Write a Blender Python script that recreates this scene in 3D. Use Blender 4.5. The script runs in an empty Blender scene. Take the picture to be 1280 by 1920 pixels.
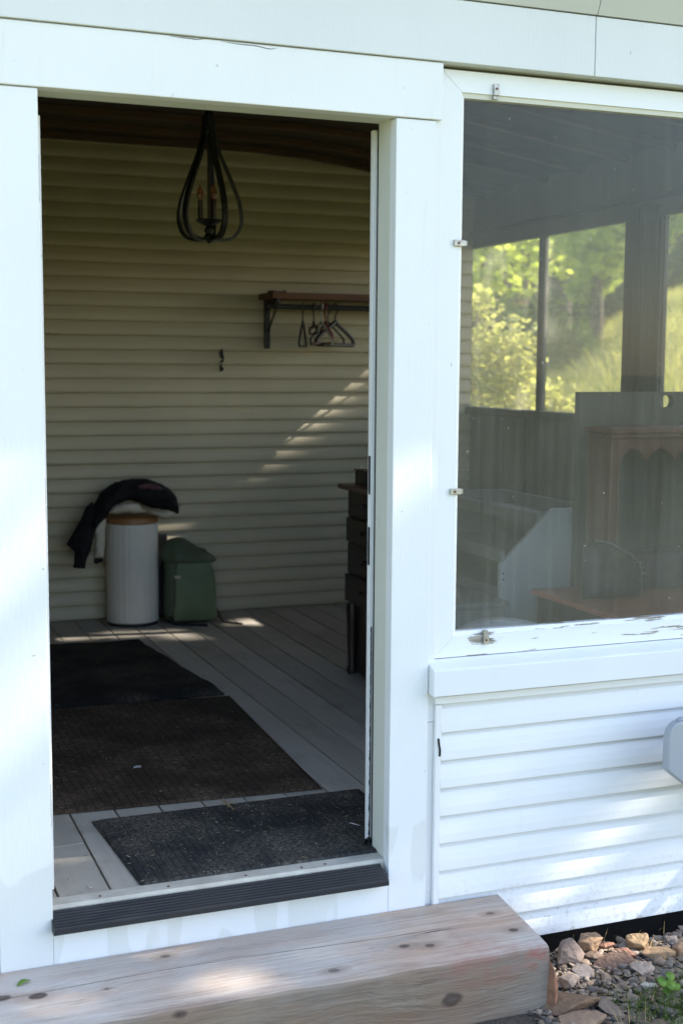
import bpy, bmesh, math, random
import numpy as np
from mathutils import Vector, Matrix
random.seed(7); RNG = np.random.default_rng(7)
SC = bpy.context.scene; COL = SC.collection
pi = math.pi

# ---------------------------------------------------------------- camera
F = 2443.98
CR = Vector((0.93048778, -0.36626488, 0.00652225)); CU = Vector((0.0347267, 0.10591891, 0.9937682)); CF = Vector((0.36467322, 0.92446267, -0.11127542))
CAM = Vector((-0.50, -3.3, 1.41))
def ray(px, py): return CR * ((px - 640) / F) + CU * ((960 - py) / F) + CF
def at(px, py, axis, val):
    d = ray(px, py); i = 'xyz'.index(axis); return CAM + d * ((val - CAM[i]) / d[i])
cd = bpy.data.cameras.new('camera'); cam = bpy.data.objects.new('camera', cd); COL.objects.link(cam)
cam.matrix_world = Matrix(((CR.x, CU.x, -CF.x, CAM.x), (CR.y, CU.y, -CF.y, CAM.y), (CR.z, CU.z, -CF.z, CAM.z), (0, 0, 0, 1)))
cd.sensor_fit = 'VERTICAL'; cd.sensor_height = 36; cd.lens = F / 1920 * 36; cd.clip_start = .05; cd.clip_end = 600
cd.dof.use_dof = True; cd.dof.focus_distance = 3.95; cd.dof.aperture_fstop = 3.6
SC.camera = cam

# ---------------------------------------------------------------- light
SUN = Vector((1.0, -0.16, 0.81)).normalized()      # towards the sun
EL = math.asin(SUN.z); AZ = math.atan2(SUN.x, SUN.y)
w = bpy.data.worlds.new('World'); SC.world = w; w.use_nodes = True
nt = w.node_tree; bg = nt.nodes['Background']; sky = nt.nodes.new('ShaderNodeTexSky')
sky.sky_type = 'NISHITA'; sky.sun_disc = False; sky.sun_elevation = EL; sky.sun_rotation = AZ; sky.air_density = 1.0; sky.dust_density = 1.0
nt.links.new(sky.outputs[0], bg.inputs[0]); bg.inputs[1].default_value = 0.15
sl = bpy.data.lights.new('sun', 'SUN'); so = bpy.data.objects.new('sun', sl); COL.objects.link(so)
sl.energy = 4.0; sl.angle = math.radians(.55); sl.color = (1, .93, .82)
so.rotation_euler = (-SUN).to_track_quat('-Z', 'Y').to_euler(); so.location = (8, -3, 8)
SC.view_settings.view_transform = 'Standard'; SC.view_settings.look = 'None'; SC.view_settings.gamma = 1; SC.view_settings.exposure = 1.80
SC.render.engine = 'CYCLES'; SC.cycles.use_denoising = True
SC.cycles.max_bounces = 10; SC.cycles.transparent_max_bounces = 16; SC.cycles.diffuse_bounces = 6
SC.cycles.caustics_reflective = False; SC.cycles.caustics_refractive = False; SC.cycles.sample_clamp_indirect = 6

# ---------------------------------------------------------------- materials
class NT:
    def __init__(s, name):
        s.m = bpy.data.materials.new(name); s.m.use_nodes = True; s.t = s.m.node_tree; s.n = s.t.nodes; s.l = s.t.links
        s.b = s.n['Principled BSDF']; s.out = s.n['Material Output']; s.tc = None
    def new(s, typ, **kw):
        n = s.n.new(typ)
        for k, v in kw.items(): setattr(n, k, v)
        return n
    def coord(s, scale=(1, 1, 1), src='Object', rot=(0, 0, 0)):
        if not s.tc: s.tc = s.new('ShaderNodeTexCoord')
        mp = s.new('ShaderNodeMapping'); mp.inputs['Scale'].default_value = scale; mp.inputs['Rotation'].default_value = rot
        s.l.new(s.tc.outputs[src], mp.inputs[0]); return mp.outputs[0]
    def noise(s, scale, detail=4, rough=.55, co=None, dist=0):
        n = s.new('ShaderNodeTexNoise'); n.inputs['Scale'].default_value = scale; n.inputs['Detail'].default_value = detail
        n.inputs['Roughness'].default_value = rough; n.inputs['Distortion'].default_value = dist
        s.l.new(co if co is not None else s.coord(), n.inputs['Vector']); return n.outputs['Fac']
    def ramp(s, fac, stops, interp='LINEAR'):
        r = s.new('ShaderNodeValToRGB'); r.color_ramp.interpolation = interp; e = r.color_ramp.elements
        while len(e) < len(stops): e.new(.5)
        for i, (p, c) in enumerate(stops):
            e[i].position = p; e[i].color = (c, c, c, 1) if not hasattr(c, '__len__') else (*c, 1)
        s.l.new(fac, r.inputs[0]); return r.outputs[0]
    def mix(s, fac, a, b, typ='MIX'):
        n = s.new('ShaderNodeMix', data_type='RGBA', blend_type=typ)
        for i, v in ((0, fac), (6, a), (7, b)):
            if hasattr(v, 'is_linked') or hasattr(v, 'links'): s.l.new(v, n.inputs[i])
            elif i == 0: n.inputs[0].default_value = v
            else: n.inputs[i].default_value = (*v, 1)
        return n.outputs[2]
    def math(s, op, a, b=0., clamp=False):
        n = s.new('ShaderNodeMath', operation=op, use_clamp=clamp)
        for i, v in ((0, a), (1, b)):
            if hasattr(v, 'links'): s.l.new(v, n.inputs[i])
            else: n.inputs[i].default_value = v
        return n.outputs[0]
    def base(s, c):
        if hasattr(c, 'links'): s.l.new(c, s.b.inputs['Base Color'])
        else: s.b.inputs['Base Color'].default_value = (*c, 1)
    def rough(s, r):
        if hasattr(r, 'links'): s.l.new(r, s.b.inputs['Roughness'])
        else: s.b.inputs['Roughness'].default_value = r
    def bump(s, h, strength=.3, dist=.01):
        b = s.new('ShaderNodeBump'); b.inputs['Strength'].default_value = strength; b.inputs['Distance'].default_value = dist
        s.l.new(h, b.inputs['Height']); s.l.new(b.outputs[0], s.b.inputs['Normal'])
def lerp3(c, k): return tuple(min(1, x * k) for x in c)
def simple(name, c, rough=.6, var=.15, scale=8, bump=.15, bscale=60, metal=0, spec=.5, stretch=(1, 1, 1)):
    m = NT(name); n = m.noise(scale, 5, .6, m.coord(stretch))
    m.base(m.ramp(n, [(.3, lerp3(c, 1 - var)), (.7, lerp3(c, 1 + var))])); m.rough(rough)
    m.b.inputs['Metallic'].default_value = metal; m.b.inputs['Specular IOR Level'].default_value = spec
    if bump: m.bump(m.noise(bscale, 4, .6, m.coord(stretch)), bump, .004)
    return m.m
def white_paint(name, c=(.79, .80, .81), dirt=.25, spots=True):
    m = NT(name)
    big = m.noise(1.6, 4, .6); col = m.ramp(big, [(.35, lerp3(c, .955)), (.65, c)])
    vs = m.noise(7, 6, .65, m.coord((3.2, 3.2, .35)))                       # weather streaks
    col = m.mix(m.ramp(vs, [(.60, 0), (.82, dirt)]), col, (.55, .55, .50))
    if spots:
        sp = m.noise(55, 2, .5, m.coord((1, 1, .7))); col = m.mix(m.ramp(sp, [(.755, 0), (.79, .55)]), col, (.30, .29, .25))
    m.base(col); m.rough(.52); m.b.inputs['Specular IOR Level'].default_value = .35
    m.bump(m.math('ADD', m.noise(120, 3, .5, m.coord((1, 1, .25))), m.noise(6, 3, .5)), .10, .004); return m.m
def patched_paint(name):      # casing paint with greyer touched-up patches near its foot
    m = NT(name); c = (.79, .80, .81)
    big = m.noise(1.6, 4, .6); col = m.ramp(big, [(.35, lerp3(c, .96)), (.65, c)])
    sep = m.new('ShaderNodeSeparateXYZ'); m.l.new(m.coord(), sep.inputs[0])
    edge = m.math('ADD', sep.outputs['Z'], m.math('MULTIPLY', m.noise(5, 3, .5), .30))
    low = m.ramp(edge, [(.60, 1), (.612, 0)])
    side = m.ramp(m.noise(4, 2, .4, m.coord((2.2, 1, .4))), [(.50, 0), (.515, 1)])
    col = m.mix(m.math('MULTIPLY', low, m.math('MULTIPLY', side, .42)), col, (.60, .61, .57))
    vs = m.noise(9, 6, .65, m.coord((3.2, 3.2, .3))); col = m.mix(m.ramp(vs, [(.62, 0), (.85, .3)]), col, (.52, .52, .47))
    sp = m.noise(60, 2, .5); col = m.mix(m.ramp(sp, [(.75, 0), (.78, .6)]), col, (.25, .24, .2))
    m.base(col); m.rough(.52); m.b.inputs['Specular IOR Level'].default_value = .35
    m.bump(m.math('ADD', m.noise(120, 3, .5, m.coord((1, 1, .2))), m.noise(6, 3, .5)), .12, .004); return m.m
def peeling(name, stretch, amt):
    m = NT(name); c = (.78, .79, .80)
    n = m.noise(26, 5, .62, m.coord(stretch)); big = m.noise(5, 3, .5)
    k = m.math('ADD', n, m.math('MULTIPLY', m.math('SUBTRACT', big, .5), .55))
    f = m.ramp(k, [(amt, 0), (amt + .02, 1)])
    wood = m.ramp(m.noise(60, 4, .6, m.coord(stretch)), [(.3, (.16, .135, .11)), (.7, (.40, .36, .30))])
    m.base(m.mix(f, c, wood)); m.rough(.55); m.bump(m.math('MULTIPLY', f, -1.0), .5, .002); return m.m
def wood(name, c, axis='x', rough=.6, var=.35, scale=1.0, spec=.4):
    m = NT(name); st = {'x': (.35, 7, 7), 'y': (7, .35, 7), 'z': (7, 7, .35)}[axis]; st = tuple(v * scale for v in st)
    g = m.noise(5, 7, .65, m.coord(st), .6); b = m.noise(2.2, 3, .5)
    col = m.ramp(g, [(.25, lerp3(c, 1 - var)), (.5, c), (.75, lerp3(c, 1 + var))])
    col = m.mix(m.ramp(b, [(.35, 0), (.7, .35)]), col, lerp3(c, .6)); m.base(col); m.rough(rough); m.b.inputs['Specular IOR Level'].default_value = spec
    m.bump(g, .25, .004); return m.m

M = {}
M['white'] = white_paint('white_paint'); M['casing'] = patched_paint('casing_paint'); M['vinyl'] = white_paint('white_vinyl', (.80, .80, .80), .12)
def splash(mat):
    m = NT.__new__(NT); m.m = mat; m.t = mat.node_tree; m.n = m.t.nodes; m.l = m.t.links; m.b = m.n['Principled BSDF']; m.tc = None
    old = m.b.inputs['Base Color'].links[0].from_socket; sep = m.new('ShaderNodeSeparateXYZ'); m.l.new(m.coord(), sep.inputs[0])
    low = m.ramp(m.math('ADD', sep.outputs['Z'], m.math('MULTIPLY', m.noise(4, 3, .5), .25)), [(.12, 1), (.42, 0)])
    m.base(m.mix(m.math('MULTIPLY', low, m.ramp(m.noise(60, 4, .7), [(.52, 0), (.72, .8)])), old, (.34, .30, .24)))
splash(M['vinyl'])
M['frieze'] = white_paint('frieze_paint', (.70, .715, .73), .18); M['soffit'] = white_paint('soffit_shade_paint', (.56, .57, .545), .15, False)  # soffit grey has the shade of its downward tilt painted in
M['frame'] = peeling('window_paint', (1.2, 1.2, .22), .76); M['rail'] = peeling('peeling_rail_paint', (.12, 1, 1.6), .54); M['rail_side'] = peeling('peeling_stile_paint', (1.6, 1.6, .14), .70)
M['jamb'] = white_paint('jamb_paint', (.66, .67, .60), .35)
M['beige'] = simple('beige_vinyl', (.52, .46, .325), .5, .10, 1.6, .05, 90)
M['beige_paint'] = simple('beige_paint', (.40, .34, .22), .7, .08, 3)
M['dark_wood'] = wood('dark_ceiling_wood', (.060, .040, .027), 'x', .7); M['rafter'] = wood('rafter_wood', (.105, .058, .036), 'x', .7)
M['grey_wood'] = wood('weathered_window_wood', (.15, .14, .12), 'z', .75, .25)
M['panel_wood'] = wood('wall_panel_wood', (.20, .19, .16), 'z', .75, .10)
M['black_metal'] = simple('black_metal', (.018, .018, .02), .42, .2, 20, .1, 80, spec=.5)
M['rod_metal'] = simple('bronze_metal', (.10, .085, .07), .35, .2, 20, 0, metal=.7)
M['tarnished'] = simple('tarnished_clip_metal', (.42, .40, .36), .42, .3, 60, .15, 200, metal=.6)
M['screw'] = simple('rusty_screw_metal', (.12, .06, .03), .7, .3, 80, .2, 200)
M['rubber'] = simple('black_rubber_strip', (.014, .014, .013), .8, .3, 40, .4, 120)
M['sill_wood'] = simple('threshold_strip_paint', (.47, .44, .38), .55, .18, 14, .25, 90)
M['foundation'] = simple('shadowed_skirt_wood', (.02, .017, .014), .9, .3, 10, .3, 40)  # near-black colour stands in for the shadow under the porch

def threshold_mat():
    m = NT('ribbed_black_vinyl'); dust = m.noise(6, 5, .6, m.coord((1.0, 6, 1)))
    d2 = m.ramp(m.noise(1.4, 3, .5, m.coord((1, .2, .2))), [(.45, 0), (.7, 1)])
    m.base(m.mix(m.math('MULTIPLY', m.ramp(dust, [(.45, 0), (.75, .65)]), d2), (.016, .017, .022), (.17, .16, .15))); m.rough(.45); m.b.inputs['Specular IOR Level'].default_value = .5; m.bump(m.noise(150, 3), .1, .002); return m.m
M['threshold'] = threshold_mat()
def floor_mat():
    m = NT('painted_floor_boards'); geo = m.new('ShaderNodeNewGeometry')
    tone = m.ramp(geo.outputs['Random Per Island'], [(0, (.37, .335, .285)), (.5, (.42, .385, .335)), (1, (.47, .43, .375))])
    g = m.noise(4, 6, .65, m.coord((9, .5, 1)), .4); col = m.mix(m.ramp(g, [(.35, .3), (.65, 0)]), tone, (.22, .20, .175))
    wear = m.noise(2.6, 6, .65); col = m.mix(m.ramp(wear, [(.50, 0), (.70, .55)]), col, (.50, .46, .40)); st2 = m.noise(3.7, 6, .7, m.coord((1.6, .8, 1))); col = m.mix(m.ramp(st2, [(.54, 0), (.70, .6)]), col, (.21, .18, .145))
    sp = m.noise(70, 2, .5); col = m.mix(m.ramp(sp, [(.73, 0), (.77, .7)]), col, (.08, .07, .055))
    m.base(col); m.rough(.55); m.b.inputs['Specular IOR Level'].default_value = .4; m.bump(g, .2, .004); return m.m
M['floor'] = floor_mat()
def mat_mat(name, c, dirt, sc=(34, 22)):
    m = NT(name); br = m.new('ShaderNodeTexBrick'); br.inputs['Scale'].default_value = 1; br.inputs['Mortar Size'].default_value = .08
    br.inputs['Mortar Smooth'].default_value = .6; br.inputs['Brick Width'].default_value = 1.4; br.inputs['Row Height'].default_value = .75
    br.inputs[1].default_value = (1, 1, 1, 1); br.inputs[2].default_value = (.7, .7, .7, 1); br.inputs[3].default_value = (0, 0, 0, 1)
    m.l.new(m.coord((sc[0], sc[1], 1), rot=(0, 0, pi / 2)), br.inputs[0])
    fz = m.noise(260, 3, .6); col = m.ramp(fz, [(.3, lerp3(c, .55)), (.7, lerp3(c, 1.5))])
    col = m.mix(m.math('MULTIPLY', m.ramp(br.outputs[0], [(0, .6), (.8, 0)]), 1.0), col, lerp3(c, .35))
    d = m.noise(3.2, 5, .65); d2 = m.noise(90, 3, .6)
    col = m.mix(m.math('MULTIPLY', m.ramp(d, [(.42, 0), (.66, 1)]), m.ramp(d2, [(.42, .1), (.62, .75)])), col, dirt)
    m.base(col); m.rough(.95); m.b.inputs['Specular IOR Level'].default_value = .15
    m.bump(m.math('ADD', m.math('MULTIPLY', br.outputs[0], 1.3), m.math('MULTIPLY', fz, .7)), .8, .006); return m.m
M['mat_black'] = mat_mat('charcoal_ribbed_mat', (.036, .036, .037), (.25, .215, .165)); M['mat_brown'] = mat_mat('brown_ribbed_mat', (.056, .040, .029), (.22, .16, .11), (26, 17)); M['mat_far'] = mat_mat('soft_black_mat', (.020, .019, .018), (.13, .11, .085), (60, 60))
M['litter'] = NT('dry_straw_litter'); _m = M['litter']; _g = _m.new('ShaderNodeNewGeometry'); _m.base(_m.ramp(_g.outputs['Random Per Island'], [(0, (.16, .12, .07)), (.5, (.26, .21, .14)), (.8, (.08, .055, .035)), (1, (.50, .48, .44))])); _m.rough(.8); M['litter'] = _m.m

def timber_mat(knots):
    m = NT('weathered_timber'); pos = m.coord()
    def near(p, r0, r1, sc, wob=.5):
        v = m.new('ShaderNodeVectorMath', operation='SUBTRACT'); m.l.new(pos, v.inputs[0]); v.inputs[1].default_value = p
        v2 = m.new('ShaderNodeVectorMath', operation='MULTIPLY'); m.l.new(v.outputs[0], v2.inputs[0]); v2.inputs[1].default_value = sc
        v3 = m.new('ShaderNodeVectorMath', operation='LENGTH'); m.l.new(v2.outputs[0], v3.inputs[0]); d = v3.outputs['Value']
        if wob: d = m.math('ADD', d, m.math('MULTIPLY', m.math('SUBTRACT', m.noise(40, 3, .6), .5), r1 * wob))
        mr = m.new('ShaderNodeMapRange'); mr.inputs[1].default_value = r0; mr.inputs[2].default_value = r1; mr.inputs[3].default_value = 1; mr.inputs[4].default_value = 0
        m.l.new(d, mr.inputs[0]); return mr.outputs[0]
    warp = None                                                     # the grain bows round each knot
    for p, r, k in knots:
        n_ = m.math('MULTIPLY', near(p, 0, r * 5, (.45, 1, 1), 0), r * 1.1); warp = n_ if warp is None else m.math('ADD', warp, n_)
    slow = m.math('MULTIPLY', m.math('SUBTRACT', m.noise(2.2, 3, .5), .5), .05); warp = m.math('ADD', warp, slow)
    cb = m.new('ShaderNodeCombineXYZ'); m.l.new(warp, cb.inputs[1]); m.l.new(warp, cb.inputs[2])
    va = m.new('ShaderNodeVectorMath', operation='ADD'); m.l.new(pos, va.inputs[0]); m.l.new(cb.outputs[0], va.inputs[1])
    def grain(sx, sy, det):
        mp = m.new('ShaderNodeMapping'); mp.inputs['Scale'].default_value = (sx, sy, sy); m.l.new(va.outputs[0], mp.inputs[0]); return m.noise(1.0, det, .65, mp.outputs[0])
    g = grain(1.2, 17, 3); fine = grain(2.2, 62, 3); line = grain(4, 150, 2); crk = grain(.9, 30, 3)
    col = m.ramp(g, [(.28, (.40, .275, .205)), (.48, (.55, .425, .335)), (.72, (.65, .545, .45))])
    col = m.mix(m.ramp(fine, [(.36, .5), (.52, 0)]), col, (.30, .21, .165)); col = m.mix(m.ramp(line, [(.36, .3), (.5, 0)]), col, (.24, .18, .14))
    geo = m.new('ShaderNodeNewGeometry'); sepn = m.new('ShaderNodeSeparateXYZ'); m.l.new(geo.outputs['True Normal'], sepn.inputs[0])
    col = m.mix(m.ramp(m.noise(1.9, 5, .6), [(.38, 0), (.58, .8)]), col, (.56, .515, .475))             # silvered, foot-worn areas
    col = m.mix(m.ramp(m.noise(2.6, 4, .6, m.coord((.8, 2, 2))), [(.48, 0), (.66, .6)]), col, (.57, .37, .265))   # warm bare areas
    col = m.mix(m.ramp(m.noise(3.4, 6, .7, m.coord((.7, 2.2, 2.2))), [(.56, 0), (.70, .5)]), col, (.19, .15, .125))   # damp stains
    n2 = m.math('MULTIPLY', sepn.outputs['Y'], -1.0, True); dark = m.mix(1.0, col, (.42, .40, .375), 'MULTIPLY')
    col = m.mix(n2, col, dark)                                      # the long face is darker and a little browner
    col = m.mix(m.ramp(crk, [(.25, .9), (.285, 0)]), col, (.05, .04, .034))
    for p, r, k in knots:
        col = m.mix(m.math('MULTIPLY', near(p, r * 1.0, r * 2.2, (.55, 1, 1)), .4), col, (.26, .17, .12))
        col = m.mix(m.math('MULTIPLY', near(p, r * .62, r * .95, (.7, 1, 1)), k), col, (.060, .043, .036))
        col = m.mix(m.math('MULTIPLY', near(p, r * .2, r * .5, (.7, 1, 1)), k * .5), col, (.13, .10, .085))
    red = m.math('MULTIPLY', near((1.07, -.375, -.165), .02, .17, (1, 1, 2.4)), m.ramp(m.math('ADD', m.math('MULTIPLY', fine, .5), m.math('MULTIPLY', m.noise(11, 5, .7), .5)), [(.40, 0), (.60, .60)])); col = m.mix(red, col, (.30, .075, .06))
    col = m.mix(m.math('MULTIPLY', near((1.225, -.375, -.165), .005, .05, (1, 1, 1)), m.ramp(m.noise(30, 4, .7), [(.38, 0), (.6, .7)])), col, (.34, .075, .06))
    m.base(col); m.rough(.8); m.b.inputs['Specular IOR Level'].default_value = .25
    m.bump(m.math('ADD', m.math('ADD', g, m.math('MULTIPLY', line, .6)), fine), .8, .006); return m.m
def stone_mat(name, c, var=.3):
    m = NT(name); n = m.noise(9, 6, .65, m.coord((1, 1, 2.5))); n2 = m.noise(50, 4, .6)
    col = m.ramp(n, [(.3, lerp3(c, 1 - var)), (.7, lerp3(c, 1 + var))]); col = m.mix(m.ramp(n2, [(.5, 0), (.75, .4)]), col, lerp3(c, .5))
    m.base(col); m.rough(.85); m.bump(m.math('ADD', n2, m.math('MULTIPLY', n, 2)), .6, .006); return m.m
def gravel_mat():
    m = NT('mixed_gravel'); g = m.new('ShaderNodeNewGeometry')
    col = m.ramp(g.outputs['Random Per Island'], [(0, (0.138, 0.116, 0.101)), (.12, (0.254, 0.195, 0.148)), (.26, (.32, .225, .15)), (.40, (0.191, 0.158, 0.136)), (.52, (.38, .29, .21)), (.66, (.26, .165, .12)), (.78, (0.233, 0.172, 0.125)), (.91, (0.466, 0.372, 0.281)), (1, (0.170, 0.121, 0.090))], 'CONSTANT')
    n = m.noise(45, 4, .6); m.base(m.mix(m.ramp(n, [(.4, .4), (.65, 0)]), col, (.08, .07, .06))); m.rough(.8); m.bump(n, .4, .004); return m.m
M['gravel'] = gravel_mat()
def soil_mat():
    m = NT('gravelly_soil'); n = m.noise(20, 6, .7); n2 = m.noise(120, 3, .6)
    m.base(m.mix(m.ramp(n2, [(.4, .6), (.7, 0)]), m.ramp(n, [(.3, (.07, .055, .042)), (.7, (.16, .13, .10))]), (.04, .034, .028))); m.rough(.95); m.bump(m.math('ADD', n, n2), .8, .02); return m.m
M['soil'] = soil_mat()
def leaf_mat(name, a, b, tr=.45, rough=.5):
    m = NT(name); g = m.new('ShaderNodeNewGeometry'); col = m.ramp(g.outputs['Random Per Island'], [(0, a), (1, b)])
    m.base(col); m.rough(rough); m.b.inputs['Specular IOR Level'].default_value = .3
    t = m.new('ShaderNodeBsdfTranslucent'); m.l.new(m.mix(1.0, col, (1.9, 1.9, .9), 'MULTIPLY'), t.inputs[0])
    x = m.new('ShaderNodeMixShader'); x.inputs[0].default_value = tr
    m.l.new(m.b.outputs[0], x.inputs[1]); m.l.new(t.outputs[0], x.inputs[2]); m.l.new(x.outputs[0], m.out.inputs[0]); return m.m
M['leaf_mid'] = leaf_mat('mid_leaves', (.22, .29, .065), (.42, .47, .15), .65); M['leaf'] = leaf_mat('maple_leaves', (.045, .085, .015), (.105, .165, .03)); M['leaf_bright'] = leaf_mat('bright_leaves', (.26, .32, .07), (.50, .53, .19), .68)
M['leaf_dark'] = leaf_mat('woodland_leaves', (.08, .11, .03), (.17, .21, .07), .5)
M['leaf_bush'] = leaf_mat('pale_bush_leaves', (.27, .28, .13), (.46, .44, .25), .6); M['grass'] = leaf_mat('tall_meadow_grass', (.27, .28, .12), (.47, .44, .24), .5)
M['lawn'] = leaf_mat('lawn_blades', (.04, .085, .015), (.10, .15, .03), .4); M['clover'] = leaf_mat('clover_leaves', (.17, .29, .05), (.22, .35, .07), .35)
M['bark'] = simple('bark', (.13, .10, .08), .9, .4, 6, .8, 20, stretch=(3, 3, .6)); M['bark_red'] = simple('reddish_bark', (.22, .13, .095), .9, .3, 6, .8, 20, stretch=(3, 3, .6))
def ground_mat():
    m = NT('meadow_ground'); n = m.noise(.35, 6, .65); n2 = m.noise(5, 4, .6)
    c = m.ramp(n, [(.3, (.15, .17, .05)), (.55, (.26, .25, .09)), (.75, (.34, .30, .13))]); m.base(m.mix(m.ramp(n2, [(.4, .5), (.65, 0)]), c, (.05, .065, .02))); m.rough(.95); m.bump(n2, .6, .1); return m.m
M['meadow'] = ground_mat()

def glass(name, film, refl=1.0, tint=(1, 1, 1), through=0):
    """clear pane with a dusty, streaked film on it"""
    m = NT(name); m.n.remove(m.b)
    tr = m.new('ShaderNodeBsdfTransparent'); tr.inputs[0].default_value = (*tint, 1)
    df = m.new('ShaderNodeBsdfDiffuse'); df.inputs[0].default_value = (.62, .60, .50, 1)
    if through:                                                     # dust also scatters light straight on
        tl = m.new('ShaderNodeBsdfTranslucent'); tl.inputs[0].default_value = (.75, .72, .60, 1); mx = m.new('ShaderNodeMixShader'); mx.inputs[0].default_value = through
        m.l.new(df.outputs[0], mx.inputs[1]); m.l.new(tl.outputs[0], mx.inputs[2]); df = mx
    gl = m.new('ShaderNodeBsdfGlossy'); gl.inputs['Roughness'].default_value = .02
    fr = m.new('ShaderNodeFresnel'); fr.inputs[0].default_value = 1.45
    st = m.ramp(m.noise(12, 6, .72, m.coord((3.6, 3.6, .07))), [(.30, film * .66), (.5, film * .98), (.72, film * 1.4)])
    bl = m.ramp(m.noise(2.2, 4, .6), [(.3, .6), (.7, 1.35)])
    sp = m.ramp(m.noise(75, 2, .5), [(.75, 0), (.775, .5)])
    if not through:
        sz = m.new('ShaderNodeSeparateXYZ'); m.l.new(m.coord(), sz.inputs[0]); low_reflection = m.ramp(m.math('ADD', m.math('MULTIPLY', sz.outputs['Z'], .5), m.math('MULTIPLY', m.noise(3, 4, .6), .3)), [(.55, 1.45), (1.2, .9)]); bl = m.math('MULTIPLY', bl, low_reflection)  # paler low down: reflection of bright ground painted into the film
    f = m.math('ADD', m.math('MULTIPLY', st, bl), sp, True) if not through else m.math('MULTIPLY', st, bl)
    a = m.new('ShaderNodeMixShader'); m.l.new(f, a.inputs[0]); m.l.new(tr.outputs[0], a.inputs[1]); m.l.new(df.outputs[0], a.inputs[2])
    b = m.new('ShaderNodeMixShader'); m.l.new(m.math('MULTIPLY', fr.outputs[0], refl), b.inputs[0]); m.l.new(a.outputs[0], b.inputs[1]); m.l.new(gl.outputs[0], b.inputs[2])
    m.l.new(b.outputs[0], m.out.inputs[0]); return m.m
M['pane'] = glass('dusty_glass', .053, .28); M['pane_far'] = glass('sunlit_dusty_glass', .075, .5, through=.75)

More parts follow.
